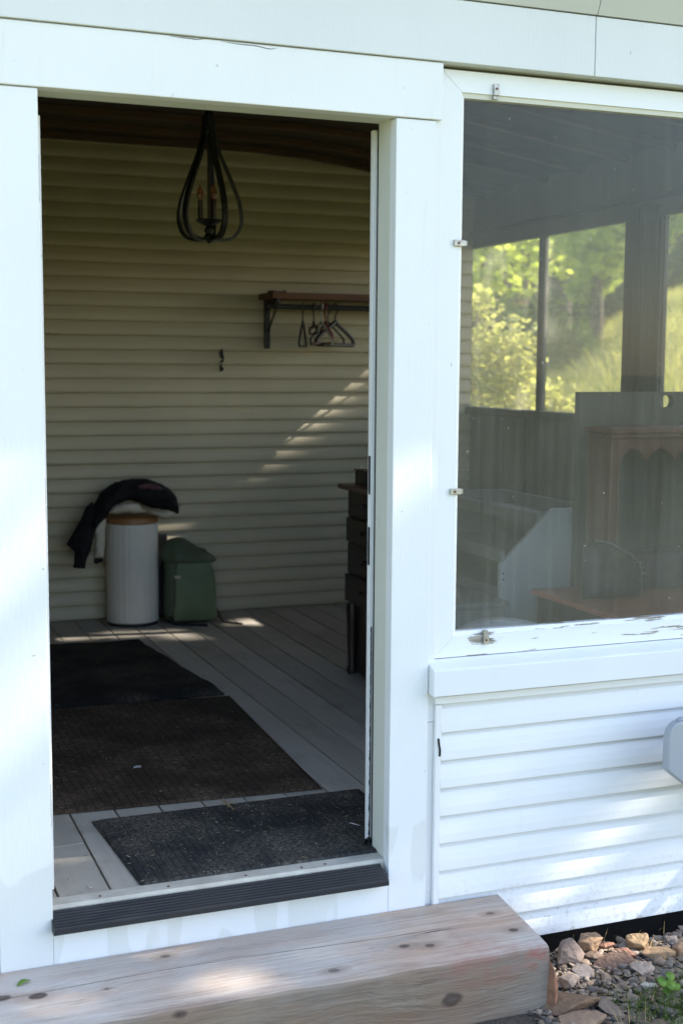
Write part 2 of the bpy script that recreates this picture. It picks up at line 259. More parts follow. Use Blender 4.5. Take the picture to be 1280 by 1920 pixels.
# ---------------------------------------------------------------- mesh helpers
ORG = {}
def link(o, parent=None, loc=None):
    COL.objects.link(o)
    if parent is not None: o.parent = parent; ORG[o.name] = ORG[parent.name].copy()
    else: ORG[o.name] = Vector(loc or (0, 0, 0)); o.location = ORG[o.name]
    return o
def empty(name, loc, label, cat, group=None, kind=None):
    o = bpy.data.objects.new(name, None); link(o, None, loc); return tag(o, label, cat, group, kind)
def tag(o, label=None, cat=None, group=None, kind=None):
    if label: o['label'] = label
    if cat: o['category'] = cat
    if group: o['group'] = group
    if kind: o['kind'] = kind
    return o
class MB:
    def __init__(s): s.v = []; s.f = []; s.sm = []
    def add(s, v, f, smooth=False):
        k = len(s.v); s.v += [tuple(p) for p in v]; s.f += [tuple(i + k for i in q) for q in f]; s.sm += [smooth] * len(f); return s
    def box(s, x0, x1, y0, y1, z0, z1):
        v = [(x, y, z) for z in (z0, z1) for y in (y0, y1) for x in (x0, x1)]
        return s.add(v, [(0, 2, 3, 1), (4, 5, 7, 6), (0, 1, 5, 4), (2, 6, 7, 3), (0, 4, 6, 2), (1, 3, 7, 5)])
    def prism(s, poly, axis, a, b):
        """poly: 2-D outline in the two other axes (in xyz order), run along axis from a to b"""
        def P(p, t): return {'x': (t, p[0], p[1]), 'y': (p[0], t, p[1]), 'z': (p[0], p[1], t)}[axis]
        n = len(poly); v = [P(p, a) for p in poly] + [P(p, b) for p in poly]
        f = [(i, (i + 1) % n, n + (i + 1) % n, n + i) for i in range(n)] + [tuple(range(n - 1, -1, -1)), tuple(range(n, 2 * n))]
        return s.add(v, f)
    def tube(s, pts, r, seg=10, cap=True, flat=1.0):
        pts = [Vector(p) for p in pts]; n = len(pts); rr = r if hasattr(r, '__len__') else [r] * n; v = []; f = []
        prev = None
        for i, p in enumerate(pts):
            t = (pts[min(i + 1, n - 1)] - pts[max(i - 1, 0)]).normalized()
            if prev is None: u = t.orthogonal().normalized()
            else: u = (prev - t * prev.dot(t)).normalized()
            prev = u; ww = t.cross(u)
            for k in range(seg):
                a = 2 * pi * k / seg; v.append(p + (u * math.cos(a) + ww * math.sin(a) * flat) * rr[i])
        for i in range(n - 1):
            for k in range(seg):
                f.append((i * seg + k, i * seg + (k + 1) % seg, (i + 1) * seg + (k + 1) % seg, (i + 1) * seg + k))
        if cap: f += [tuple(range(seg - 1, -1, -1)), tuple(range((n - 1) * seg, n * seg))]
        return s.add(v, f, True)
    def lathe(s, prof, c, seg=40, rib=0, nrib=0):
        v = []; f = []; n = len(prof)
        for r, z in prof:
            for k in range(seg):
                a = 2 * pi * k / seg; q = r * (1 - rib * (.5 + .5 * math.cos(a * nrib)) ** 8) if rib else r
                v.append((c[0] + q * math.cos(a), c[1] + q * math.sin(a), c[2] + z))
        for i in range(n - 1):
            for k in range(seg): f.append((i * seg + k, i * seg + (k + 1) % seg, (i + 1) * seg + (k + 1) % seg, (i + 1) * seg + k))
        f += [tuple(range(seg - 1, -1, -1)), tuple(range((n - 1) * seg, n * seg))]
        return s.add(v, f, True)
    def build(s, name, mat, parent=None, bevel=0, label=None, seg=2, sub=0, recentre=True):
        me = bpy.data.meshes.new(name)
        if parent is not None: o0 = ORG[parent.name]
        elif recentre:
            a = np.array(s.v); lo = a.min(0); hi = a.max(0); o0 = Vector(((lo[0] + hi[0]) / 2, (lo[1] + hi[1]) / 2, lo[2]))
        else: o0 = Vector((0, 0, 0))
        me.from_pydata([(p[0] - o0[0], p[1] - o0[1], p[2] - o0[2]) for p in s.v], [], s.f)
        bm = bmesh.new(); bm.from_mesh(me); bmesh.ops.recalc_face_normals(bm, faces=bm.faces); bm.to_mesh(me); bm.free()
        me.polygons.foreach_set('use_smooth', s.sm)
        me.materials.append(M[mat] if isinstance(mat, str) else mat)
        o = bpy.data.objects.new(name, me); link(o, parent, o0)
        if any(s.sm):
            for e in me.edges: pass
            md = o.modifiers.new('split', 'EDGE_SPLIT'); md.split_angle = math.radians(50)
        if bevel:
            b = o.modifiers.new('bevel', 'BEVEL'); b.width = bevel; b.segments = seg; b.limit_method = 'ANGLE'; b.angle_limit = math.radians(40)
        if sub:
            b = o.modifiers.new('sub', 'SUBSURF'); b.levels = sub; b.render_levels = sub
        if label: o['label'] = label
        return o
def fast_mesh(name, V, Fq, mat, parent=None, loc=None):
    """V (n,3) array, Fq (m,k) array of faces"""
    me = bpy.data.meshes.new(name); o0 = np.array(ORG[parent.name] if parent is not None else (loc or (0, 0, 0)))
    V = V - o0; k = Fq.shape[1]
    me.vertices.add(len(V)); me.vertices.foreach_set('co', V.astype(np.float32).ravel())
    me.loops.add(Fq.size); me.loops.foreach_set('vertex_index', Fq.astype(np.int32).ravel())
    me.polygons.add(len(Fq)); me.polygons.foreach_set('loop_start', np.arange(0, Fq.size, k, dtype=np.int32))
    me.update(calc_edges=True); me.validate(); me.materials.append(M[mat] if isinstance(mat, str) else mat)
    o = bpy.data.objects.new(name, me); link(o, parent, loc or (0, 0, 0)); return o
def hash_noise(p, s, seed=0):
    """cheap smooth pseudo noise for wrinkles"""
    x, y, z = p[0] * s, p[1] * s, p[2] * s
    return (math.sin(x * 1.7 + 2.1 * math.sin(y * 1.3 + seed)) + math.sin(y * 2.3 + 1.7 * math.sin(z * 1.1 + seed * 2)) + math.sin(z * 1.9 + 2.3 * math.sin(x * .9 + seed * 3))) / 3
def catmull(pts, n=6):
    P = [Vector(p) for p in pts]; out = []
    for i in range(len(P) - 1):
        a, b, c, d = P[max(i - 1, 0)], P[i], P[i + 1], P[min(i + 2, len(P) - 1)]
        for k in range(n):
            t = k / n; out.append(.5 * ((2 * b) + (c - a) * t + (2 * a - 5 * b + 4 * c - d) * t * t + (3 * b - a - 3 * c + d) * t ** 3))
    out.append(P[-1]); return out
def inside(p, poly):
    c = False; n = len(poly)
    for i in range(n):
        a, b = poly[i], poly[i - 1]
        if (a[1] > p[1]) != (b[1] > p[1]) and p[0] < (b[0] - a[0]) * (p[1] - a[1]) / (b[1] - a[1]) + a[0]: c = not c
    return c
def edge_near(p, poly):
    best = 1e9; q = None
    for i in range(len(poly)):
        a, b = poly[i - 1], poly[i]; dx, dy = b[0] - a[0], b[1] - a[1]; L = dx * dx + dy * dy or 1e-9
        t = max(0, min(1, ((p[0] - a[0]) * dx + (p[1] - a[1]) * dy) / L)); r = (a[0] + t * dx, a[1] + t * dy); d = math.hypot(p[0] - r[0], p[1] - r[1])
        if d < best: best, q = d, r
    return best, q
def cushion(name, mat, poly, y, thick, R, parent=None, step=.012, wr=.012, ws=22, seed=1, back=.6):
    """a soft thing with the outline poly in x-z at depth y, bulging towards -y and +y, with wrinkles"""
    xs = [p[0] for p in poly]; zs = [p[1] for p in poly]; x0, z0 = min(xs) - step, min(zs) - step
    nx = int((max(xs) - x0) / step) + 3; nz = int((max(zs) - z0) / step) + 3; cell = set()
    for i in range(nx):
        for j in range(nz):
            if inside((x0 + (i + .5) * step, z0 + (j + .5) * step), poly): cell.add((i, j))
    corners = {}
    for (i, j) in cell:
        for q in ((i, j), (i + 1, j), (i + 1, j + 1), (i, j + 1)): corners.setdefault(q, 0); corners[q] += 1
    mb = MB(); F_, B_ = {}, {}
    for q, c in corners.items():
        p = (x0 + q[0] * step, z0 + q[1] * step); d, e = edge_near(p, poly)
        if c < 4: p = e; h = 0
        else: t = min(d / R, 1); h = math.sqrt(1 - (1 - t) ** 2)
        w = wr * (hash_noise((p[0], y, p[1]), ws, seed) + .55 * hash_noise((p[1], y, p[0]), ws * 2.3, seed + 3)) * min(1, h * 1.3)
        F_[q] = len(mb.v); mb.v.append((p[0], y - thick * h - w, p[1]))
        if c < 4: B_[q] = F_[q]
        else: B_[q] = len(mb.v); mb.v.append((p[0], y + thick * back * h, p[1]))
    for (i, j) in cell:
        q = ((i, j), (i + 1, j), (i + 1, j + 1), (i, j + 1))
        mb.f.append(tuple(F_[a] for a in q)); mb.sm.append(True)
        b = tuple(B_[a] for a in reversed(q)); mb.f.append(b); mb.sm.append(True)
    o = mb.build(name, mat, parent)
    o.modifiers.clear(); s = o.modifiers.new('sub', 'SUBSURF'); s.levels = s.render_levels = 1; return o
def plate_with_holes(name, mat, outline, holes, plane, at_, thick, parent=None):
    """flat board cut from an outline with openings: plane 'xz' (normal y)"""
    cu = bpy.data.curves.new(name, 'CURVE'); cu.dimensions = '2D'; cu.fill_mode = 'BOTH'; cu.extrude = thick / 2
    for poly in [outline] + holes:
        sp = cu.splines.new('POLY'); sp.points.add(len(poly) - 1); sp.use_cyclic_u = True
        for p, q in zip(sp.points, poly): p.co = (q[0], q[1], 0, 1)
    tmp = bpy.data.objects.new('tmp', cu); COL.objects.link(tmp); dg = bpy.context.evaluated_depsgraph_get()
    me = bpy.data.meshes.new_from_object(tmp.evaluated_get(dg)); bpy.data.objects.remove(tmp); bpy.data.curves.remove(cu)
    mb = MB(); mb.v = [(v.co.x, at_ + v.co.z, v.co.y) for v in me.vertices]; mb.f = [tuple(p.vertices) for p in me.polygons]; mb.sm = [False] * len(mb.f)
    bpy.data.meshes.remove(me)
    return mb.build(name, mat, parent)
def rrect(x0, x1, z0, z1, r, n=6):
    out = []
    for cx, cz, a0 in ((x1 - r, z1 - r, 0), (x0 + r, z1 - r, 90), (x0 + r, z0 + r, 180), (x1 - r, z0 + r, 270)):
        for k in range(n + 1):
            a = math.radians(a0 + 90 * k / n); out.append((cx + r * math.cos(a), cz + r * math.sin(a)))
    return out

# ================================================================ THE PORCH
DW, DH = .945, 2.073                      # door opening
porch = empty('porch', (1.0, 0, -.33), 'white enclosed porch with an open doorway, large dusty window and clapboard below it', 'porch')
def clapboards(x0, x1, z0, z1, n, y, out, style, sgn=-1):
    """siding courses: profile run along x; sgn -1 faces -y"""
    e = (z1 - z0) / n; prof = []
    pts = [(-.003, 0), (1, 0), (1, .05), (.93, .30), (.74, .58), (.50, .80), (-.0035, .955)] if style == 'flat' else [(.02, 0), (.66, .02), (.93, .10), (1, .24), (.97, .42), (.80, .62), (.46, .84), (.12, .985)]
    for i in range(n):
        b = z0 + i * e
        for o, t in pts: prof.append((y + sgn * (out * o if abs(o) > .01 else (o if style == 'flat' else 0)), b + e * t))
    prof += [(y + sgn * .002, z1), (y - sgn * .012, z1), (y - sgn * .012, z0)]
    return MB().prism(prof, 'x', x0, x1)
# --- doorway
mb = MB().box(-.135, 0, -.02, .02, -.25, 2.071); mb.build('door_casing', 'casing', porch, .002)
mb = MB().box(DW, 1.062, -.02, .02, -.25, 2.071); mb.build('door_casing', 'casing', porch, .002)
MB().box(1.0632, 1.086, -.008, .02, .40, 2.22).build('mullion_strip', 'white', porch, .0015)
MB().box(1.0632, 1.086, -.006, .02, -.29, .398).build('mullion_strip', 'vinyl', porch, .0015)
MB().box(-.9, 1.079, -.026, .02, 2.0735, 2.224).build('header_board', 'white', porch, .0025)
for pts in (((318, 68), (345, 71), (368, 74), (382, 73)), ((415, 78), (450, 83), (480, 86), (505, 92), (520, 91))):
    MB().tube([at(a_, b_, 'y', -.0258) for a_, b_ in pts], [.0004] + [.0011] * (len(pts) - 2) + [.0004], 5).build('paint_crack', 'rubber', porch)
MB().box(-.9, -.143, -.012, .02, -.6, 2.071).build('corner_board', 'white', porch, .002)
jamb = MB(); jamb.box(DW + .001, DW + .02, .022, .104, -.02, 2.09).build('door_jamb', 'jamb', porch, .0015)
MB().box(DW + .006, DW + .02, .1045, .1245, .0, 2.074).build('weather_strip', 'rubber', porch)
st = MB().box(DW - .0055, DW + .02, .125, .1455, -.0, 2.062).build('door_stop', 'white', porch, .0015)
for zz in (1.10, .895): MB().box(DW - .0075, DW - .0057, .1255, .137, zz - .055, zz + .055).build('strike_plate', 'black_metal', st)
rng = random.Random(3); cr = MB(); Lz = np.linspace(.004, .66, 150); lf_ = []      # foam strip that has perished, worst at the foot
for z in Lz: lf_.append((DW - .0006 - max(0, hash_noise((z, 0, 0), 95, 1)) * .0026 * (1.1 - z / .66) - max(0, hash_noise((z, 1, 0), 310, 3)) * .0012, z))
cr.prism([(DW + .001, Lz[-1]), (DW + .001, Lz[0])] + lf_, 'y', .1215, .1246)
for i in range(16):
    z = rng.uniform(.0, .03); x = DW - rng.uniform(.0, .03) * (1 - z / .05); cr.box(x - .005, x + .003, .105, .121 - rng.random() * .01, z, z + rng.uniform(.003, .008))
tag(cr.build('crumbled_foam', 'rubber', porch), kind='stuff')
MB().box(-.02, -.001, .022, .0995, -.02, 2.09).build('door_jamb', 'jamb', porch)
MB().box(-.001, DW + .001, .022, .100, 2.0745, 2.2).build('head_jamb', 'jamb', porch, .0015)
MB().box(-.02, DW + .02, .1005, .112, 2.098, 2.20).build('lintel', 'dark_wood', porch)
# the open door: hinged at left, swung flat against the inside, only its hinge edge shows
door = MB().box(-.022, .0235, .1015, 1.03, .012, 2.03).build('door', 'white', porch, .002)
for zz in (1.875, 1.06, .245): 
    MB().box(.006, .0185, .0995, .1055, zz - .058, zz + .058).build('hinge', 'black_metal', door)
# threshold
prof = [(-.060, -.046), (-.060, -.034)]
for i in range(7):
    y = -.057 + i * .0095; z = -.031 + i * .0036; prof += [(y, z - .001), (y + .0008, z + .0034), (y + .0040, z + .0042), (y + .0050, z - .001)]
prof += [(.010, -.008), (.010, -.05), (-.045, -.05)]
MB().prism(prof, 'x', -.004, .930).build('threshold', 'threshold', porch)
sp = MB().prism([(.0105, -.045), (.0105, -.004), (.016, .004), (.058, .006), (.075, .0005), (.075, -.045)], 'x', .001, DW - .001).build('threshold_strip', 'sill_wood', porch)
for px, py in ((478, 1662), (629, 1640), (783, 1624), (330, 1683), (200, 1703)):
    p = at(px if px < 700 else 583, py if px < 700 else 1645, 'z', .006)
    MB().lathe([(.001, 0), (.0045, .0005), (.003, .002)], (p.x, .030, .0052), 10).build('screw', 'screw', sp)
MB().box(0.0004, DW - .0004, -.0195, .02, -.25, -.051).build('kick_board', 'casing', porch, .0015)
# --- frieze, soffit and eave
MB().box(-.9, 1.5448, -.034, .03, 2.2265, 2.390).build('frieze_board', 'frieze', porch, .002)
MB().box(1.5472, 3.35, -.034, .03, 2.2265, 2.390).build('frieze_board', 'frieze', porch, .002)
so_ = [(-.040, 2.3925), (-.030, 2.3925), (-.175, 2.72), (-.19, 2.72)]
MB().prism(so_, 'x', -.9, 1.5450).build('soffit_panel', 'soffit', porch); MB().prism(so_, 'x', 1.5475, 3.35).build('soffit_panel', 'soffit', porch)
MB().prism([(-.33, 2.724), (-.33, 2.86), (-.2, 2.90), (-.16, 2.724)], 'x', -.9, 3.40).build('gutter', 'white', porch, .006)
MB().prism([(-.34, 2.905), (4.4, 3.45), (4.4, 3.51), (-.34, 2.955)], 'x', -2.3, 3.46).build('roof', simple('roof_shingles', (.09, .085, .08), .9, .3, 12, .5, 40), porch)
# --- big window
WX0, WX1, WZ0, WZ1 = 1.0875, 2.32, .580, 2.216; GX0, GX1, GZ0, GZ1 = 1.162, 2.25, .652, 2.146
win = MB()
def mitre(a, b, c, d, y0, y1): return [(p[0], y, p[1]) for y in (y0, y1) for p in (a, b, c, d)]
QF = [(0, 1, 2, 3), (7, 6, 5, 4), (0, 4, 5, 1), (1, 5, 6, 2), (2, 6, 7, 3), (3, 7, 4, 0)]
o4 = [(WX0, WZ0), (WX1, WZ0), (WX1, WZ1), (WX0, WZ1)]; i4 = [(GX0 - .012, GZ0 - .012), (GX1 + .012, GZ0 - .012), (GX1 + .012, GZ1 + .012), (GX0 - .012, GZ1 + .012)]
fr = MB().add(mitre(o4[3], o4[2], i4[2], i4[3], .004, .045), QF).build('window', 'frame', porch, .0015)
MB().add(mitre(o4[0], o4[3], i4[3], i4[0], .004, .045), QF).build('stile', 'rail_side', fr, .0015)
MB().add(mitre(o4[1], o4[2], i4[2], i4[1], .004, .045), QF).build('stile', 'frame', fr, .0015)
MB().add(mitre(o4[0], o4[1], i4[1], i4[0], .004, .045), QF).build('bottom_rail', 'rail', fr, .0015)
b4 = i4; c4 = [(GX0, GZ0), (GX1, GZ0), (GX1, GZ1), (GX0, GZ1)]
for k, mt in ((0, 'rail'), (1, 'frame'), (2, 'frame'), (3, 'frame')):
    n = (k + 1) % 4; MB().add([(b4[k][0], .009, b4[k][1]), (b4[n][0], .009, b4[n][1]), (c4[n][0], .016, c4[n][1]), (c4[k][0], .016, c4[k][1]), (b4[k][0], .04, b4[k][1]), (b4[n][0], .04, b4[n][1]), (c4[n][0], .04, c4[n][1]), (c4[k][0], .04, c4[k][1])],
             [(0, 1, 2, 3), (7, 6, 5, 4), (0, 4, 5, 1), (1, 5, 6, 2), (2, 6, 7, 3), (3, 7, 4, 0)]).build('bead', mt, fr)
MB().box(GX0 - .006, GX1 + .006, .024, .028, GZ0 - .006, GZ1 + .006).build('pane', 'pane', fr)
def clip(x, z, horiz):
    c = MB()
    if horiz: c.box(x - .019, x + .012, -.004, .0035, z - .0085, z + .0085).box(x + .012, x + .022, .001, .010, z - .0075, z + .0075)
    else: c.box(x - .0085, x + .0085, -.004, .0035, z - .012 if horiz == 0 else z - .012, z + .019).box(x - .0075, x + .0075, .001, .010, z - .022, z - .012)
    o = c.build('clip', 'tarnished', fr, .0012); return o
def clip_up(x, z):
    c = MB().box(x - .0085, x + .0085, -.004, .0035, z - .019, z + .012).box(x - .0075, x + .0075, .001, .010, z + .012, z + .022); c.build('clip', 'tarnished', fr, .0012)
clip(GX0 - .012, 1.751, True); clip(GX0 - .012, 1.059, True); clip(1.253, GZ1 + .022, False); clip_up(1.253, GZ0 - .022)
for x, z in ((GX0 - .018, 1.751), (GX0 - .018, 1.059), (1.253, GZ1 + .028), (1.253, GZ0 - .028)):
    MB().add(*(lambda l: (l.v, l.f))(MB().prism([(x + .0035 * math.cos(a * pi / 4), z + .0035 * math.sin(a * pi / 4)) for a in range(8)], 'y', -.0062, -.0042))).build('screw', 'screw', fr)
# sill and lower wall
MB().prism([(.03, .490), (-.052, .482), (-.052, .556), (-.046, .560), (.003, .578), (.03, .578)], 'x', 1.064, 3.3).build('window_sill', 'white', porch, .002)
MB().prism([(-.018, .452), (-.026, .454), (-.026, .474), (.0, .478), (.02, .478), (.02, .452)], 'x', 1.083, 3.3).build('top_trim', 'vinyl', porch)
clapboards(1.1055, 3.3, -.292, .4505, 9, 0, .020, 'flat').build('clapboard_siding', 'vinyl', porch)
# J channel that receives the siding ends, cracked at one place and torn at its foot
MB().box(1.0865, 1.1048, -.021, .01, -.17, .4505).build('corner_channel', 'vinyl', porch, .002)
MB().tube(catmull([(1.0955, -.0215, .352), (1.0975, -.0225, .335), (1.1005, -.0225, .318), (1.1000, -.0215, .300)], 4), .0032, 8).build('crack', 'rubber', porch)
fl = MB(); fl.prism([(1.0885, -.17), (1.1045, -.17), (1.113, -.205), (1.106, -.24), (1.1005, -.28), (1.097, -.272), (1.094, -.283), (1.090, -.277), (1.094, -.24), (1.0885, -.21)], 'y', -.024, -.0215).build('torn_flap', 'vinyl', porch)
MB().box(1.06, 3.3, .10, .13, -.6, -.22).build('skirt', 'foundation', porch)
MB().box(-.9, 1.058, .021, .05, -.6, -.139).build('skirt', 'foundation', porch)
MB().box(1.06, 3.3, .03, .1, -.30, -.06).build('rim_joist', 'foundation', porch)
MB().box(1.1, 3.3, .026, .115, .0, .49).build('front_wall', 'panel_wood', porch)
MB().box(2.325, 3.3, .0, .115, .585, 2.22).build('corner_post', 'white', porch)
MB().box(1.0632, 1.0868, .0205, .115, 0, 2.22).build('window_post', 'grey_wood', porch); MB().box(-2.2, -.023, .022, .115, -.2, 2.7).build('front_wall', 'panel_wood', porch)
MB().box(-.9, 3.3, .0345, .115, 2.2225, 2.7).build('front_wall', 'panel_wood', porch)
# --- inside: floor, walls, ceiling
fb = MB(); x = -1.93; gap = .0062; cuts = {}
rng = random.Random(11); bi = 0
while x < 3.14:
    g = gap if abs(x + .14 - 1.613) > .03 else .013; x1 = min(x + .14, 3.145)
    ys = [.0755, rng.uniform(.45, 1.9), rng.uniform(2.0, 3.2), 3.855]
    if -.0 < x < .12: ys = [.0755, .445, 3.855]
    elif .1 < x < 1.5: ys = [.0755, 3.855]
    for a, b in zip(ys, ys[1:]): 
        dz = rng.uniform(-.0008, .0008); fb.box(x + g / 2, x1 - g / 2, a + .0006, b - .0012, -.03, dz)
    x += .14; x = round(x, 4)
fb.build('floor', 'floor', porch, .0015)
MB().box(-2.2, 3.3, .06, 3.95, -.10, -.031).build('subfloor', 'foundation', porch)
clapboards(-2.0, 3.15, .002, 2.742, 35, 3.85, .020, 'round').build('back_wall', 'beige', porch)
MB().box(-2.1, 3.149, 3.864, 3.95, -.03, 2.75).build('wall_backing', 'beige_paint', porch)
MB().box(-2.1, -2.0, .115, 3.85, 0, 2.75).build('left_wall', 'beige_paint', porch)
# ceiling: level at the left, falling away to the right
CE = [(-2.1, 2.606), (1.72, 2.606), (2.05, 2.590), (2.35, 2.555), (3.2, 2.425)]
MB().prism(CE + [(x, z + .05) for x, z in reversed(CE)], 'y', .116, 3.834).build('ceiling', 'dark_wood', porch)
for y in (.30, .68, 1.06, 1.44, 1.82, 2.20, 2.58, 2.96, 3.34, 3.68):
    rf = [(x, z - .001) for x, z in CE[1:]]; rf = [(-1.95, 2.605)] + rf
    MB().prism([(x, z) for x, z in rf] + [(x, z - .032) for x, z in reversed(rf)], 'y', y, y + .045).build('rafter', 'rafter', porch, .002)
# right wall with two pairs of windows
RX0, RX1 = 3.15, 3.19
MB().box(RX0, RX1, .116, 4.05, -.1, 1.172).build('right_wall', 'panel_wood', porch)
MB().box(RX0 + .001, RX1, .116, 4.05, 2.118, 2.60).build('right_wall', 'panel_wood', porch)
MB().box(RX0, RX1, 1.91, 2.214, 1.1725, 2.1175).build('wall_post', 'grey_wood', porch, .002); MB().box(RX0, RX1, 3.905, 4.05, 1.1725, 2.1175).build('wall_post', 'grey_wood', porch); MB().box(RX0, RX1, .116, .45, 1.1725, 2.1175).build('wall_post', 'grey_wood', porch)
MB().box(RX0 - .018, RX0 - .0005, 2.06, 2.08, 1.172, 2.17).build('batten', 'grey_wood', porch); MB().box(RX0 - .010, RX0 - .0005, 1.93, 1.95, 1.172, 2.17).build('batten', 'grey_wood', porch)
MB().box(RX0 - .035, RX0 - .0005, .12, 3.834, 1.130, 1.170).build('inner_sill', 'grey_wood', porch, .002)
MB().box(RX0 - .022, RX0 - .0005, .12, 3.834, 2.196, 2.214).build('head_ledge', 'rafter', porch, .002)
MB().box(RX0 - .014, RX0 - .0005, .12, 3.834, .02, .12).build('baseboard', 'grey_wood', porch)
for y in (.9, 3.1): MB().box(RX0 - .010, RX0 - .0005, y, y + .05, .121, 1.129).build('wall_batten', 'grey_wood', porch)
for a, b, m_ in ((.452, 1.9085, 1.18), (2.2155, 3.9035, 3.028)):
    w_ = MB().box(RX0 + .004, RX1 - .002, m_ - .022, m_ + .022, 1.1735, 2.1165).build('side_window', 'grey_wood', porch, .002)
    for q0, q1 in ((a, m_ - .0225), (m_ + .0225, b)):
        s_ = .008
        MB().box(RX0 + .012, RX1 - .006, q0, q0 + s_, 1.1735, 2.1165).build('stile', 'grey_wood', w_); q1 < 3.89 and MB().box(RX0 + .012, RX1 - .006, q1 - s_, q1, 1.1735, 2.1165).build('stile', 'grey_wood', w_)
        MB().box(RX0 + .024, RX0 + .027, q0 + s_, q1 - s_, 1.174, 2.116).build('pane', 'pane_far', w_)

# ================================================================ THINGS INSIDE
# chandelier
cx, cy = 1.108, 2.4
ch = empty('chandelier', (cx, cy, 2.605), 'black teardrop cage chandelier hanging from the porch ceiling', 'chandelier')
MB().lathe([(.055, 2.58), (.062, 2.60), (.062, 2.605)], (cx, cy, 0), 28).build('canopy', 'black_metal', ch)
MB().tube([(cx, cy, 2.585), (cx, cy, 2.03)], .0065, 10).build('stem', 'rod_metal', ch)
MB().lathe([(.012, 2.40), (.026, 2.41), (.03, 2.44), (.024, 2.50), (.012, 2.53)], (cx, cy, 0), 20).build('collar', 'black_metal', ch)
for k in range(5):
    a = math.radians(-21.5 + 16 + 72 * k); u = Vector((math.cos(a), math.sin(a), 0)); tn = Vector((-u.y, u.x, 0))
    prof = [(.020, 2.50), (.026, 2.42), (.052, 2.335), (.096, 2.235), (.134, 2.14), (.1475, 2.065), (.138, 2.015), (.112, 1.98), (.075, 1.966), (.04, 1.964), (.015, 1.968)]
    c_ = catmull([(r, 0, z) for r, z in prof], 5); mb = MB(); n_ = len(c_)
    for i, q in enumerate(c_):
        t = (c_[min(i + 1, n_ - 1)] - c_[max(i - 1, 0)]).normalized(); nr = u * t.z - Vector((0, 0, 1)) * t.x; o_ = Vector((cx, cy, 0)) + u * q.x + Vector((0, 0, q.z))
        mb.v += [tuple(o_ + tn * sx * .0125 + nr * sz * .0065) for sx, sz in ((-1, -1), (1, -1), (1, 1), (-1, 1))]
    mb.f = [(i * 4 + k_, i * 4 + (k_ + 1) % 4, i * 4 + 4 + (k_ + 1) % 4, i * 4 + 4 + k_) for i in range(n_ - 1) for k_ in range(4)] + [(0, 1, 2, 3), tuple(range(4 * n_ - 4, 4 * n_))]; mb.sm = [False] * len(mb.f)
    mb.build('arm', 'black_metal', ch)
MB().lathe([(.002, 1.946), (.009, 1.950), (.012, 1.957), (.024, 1.964), (.027, 1.975), (.018, 1.985), (.014, 1.99), (.020, 1.997), (.022, 2.006), (.016, 2.018), (.010, 2.022), (.03, 2.03), (.058, 2.045), (.062, 2.050), (.055, 2.052), (.01, 2.045)], (cx, cy, 0), 28).build('finial', 'black_metal', ch)
bulb = NT('warm_glass_bulb'); bulb.base((.55, .25, .13)); bulb.rough(.12); bulb.b.inputs['Transmission Weight'].default_value = .6; bulb.m.name = 'amber_bulb_glass'
for k in range(3):
    a = math.radians(170 + 120 * k); p = (cx + .038 * math.cos(a), cy + .038 * math.sin(a), 2.05)
    cs = MB().lathe([(.0115, 0), (.0115, .085), (.008, .086)], p, 16).build('candle_sleeve', 'rod_metal', ch)
    MB().lathe([(.008, .086), (.013, .100), (.0155, .115), (.012, .132), (.006, .145), (.001, .155)], p, 14).build('bulb', bulb.m, cs)
# coat shelf
sh = empty('coat_shelf', (2.2, 3.85, 1.52), 'red-brown wooden wall shelf with black brackets and a hanging rod', 'shelf')
M['shelf_wood'] = wood('red_brown_shelf_wood', (.145, .060, .030), 'x', .5)
MB().box(1.80, 2.95, 3.58, 3.834, 1.778, 1.812).build('board', 'shelf_wood', sh, .002)
for x in (1.845, 2.86):
    b = MB().box(x - .014, x + .014, 3.800, 3.829, 1.505, 1.777); b.box(x - .012, x + .012, 3.60, 3.799, 1.760, 1.777)
    b.tube([(x, 3.80, 1.60), (x, 3.62, 1.752)], .006, 8); b.tube([(x, 3.66, 1.735), (x, 3.655, 1.765)], .017, 10)
    b.build('bracket', 'black_metal', sh)
MB().tube([(1.80, 3.66, 1.737), (2.93, 3.66, 1.737)], .015, 14).build('rod', 'black_metal', sh)
scr = MB()
for i in range(9): scr.tube([(1.80 + i * .012, 3.66 + .01 * math.sin(i * 2), 1.816 + .004 * math.sin(i)), (1.812 + i * .012, 3.67, 1.82)], .006, 6)
tag(scr.build('fabric_scrap', 'black_metal', None), 'dark crumpled scrap lying on the left end of the wall shelf', 'cloth')
# hangers
def hanger(x, ang, w, drop, mat, label, bar=.008, r=.0065, pad=False, dz=0):
    h = empty('coat_hanger', (x, 3.66, 1.757), label, 'hanger', 'hangers on the coat shelf rod')
    c, s = math.cos(ang), math.sin(ang)
    def P(a, z): return (x + a * c, 3.66 + a * s, 1.754 + dz + z)
    MB().tube(catmull([P(-.018, -.030), P(-.020, -.008), P(0, .006), P(.020, -.012), P(.014, -.045), P(0, -.065), P(0, -.10)], 5), .0045, 8).build('hook', mat, h)
    MB().tube(catmull([P(0, -.095), P(-w * .35, -.13), P(-w * .9, -drop + .04), P(-w, -drop + .012), P(-w * .93, -drop)], 5), r, 8).build('shoulder', mat, h)
    MB().tube(catmull([P(0, -.095), P(w * .35, -.13), P(w * .9, -drop + .04), P(w, -drop + .012), P(w * .93, -drop)], 5), r, 8).build('shoulder', mat, h)
    MB().tube([P(-w * .95, -drop), P(w * .95, -drop)], bar, 10).build('bar', 'shelf_wood' if pad else mat, h)
    return h
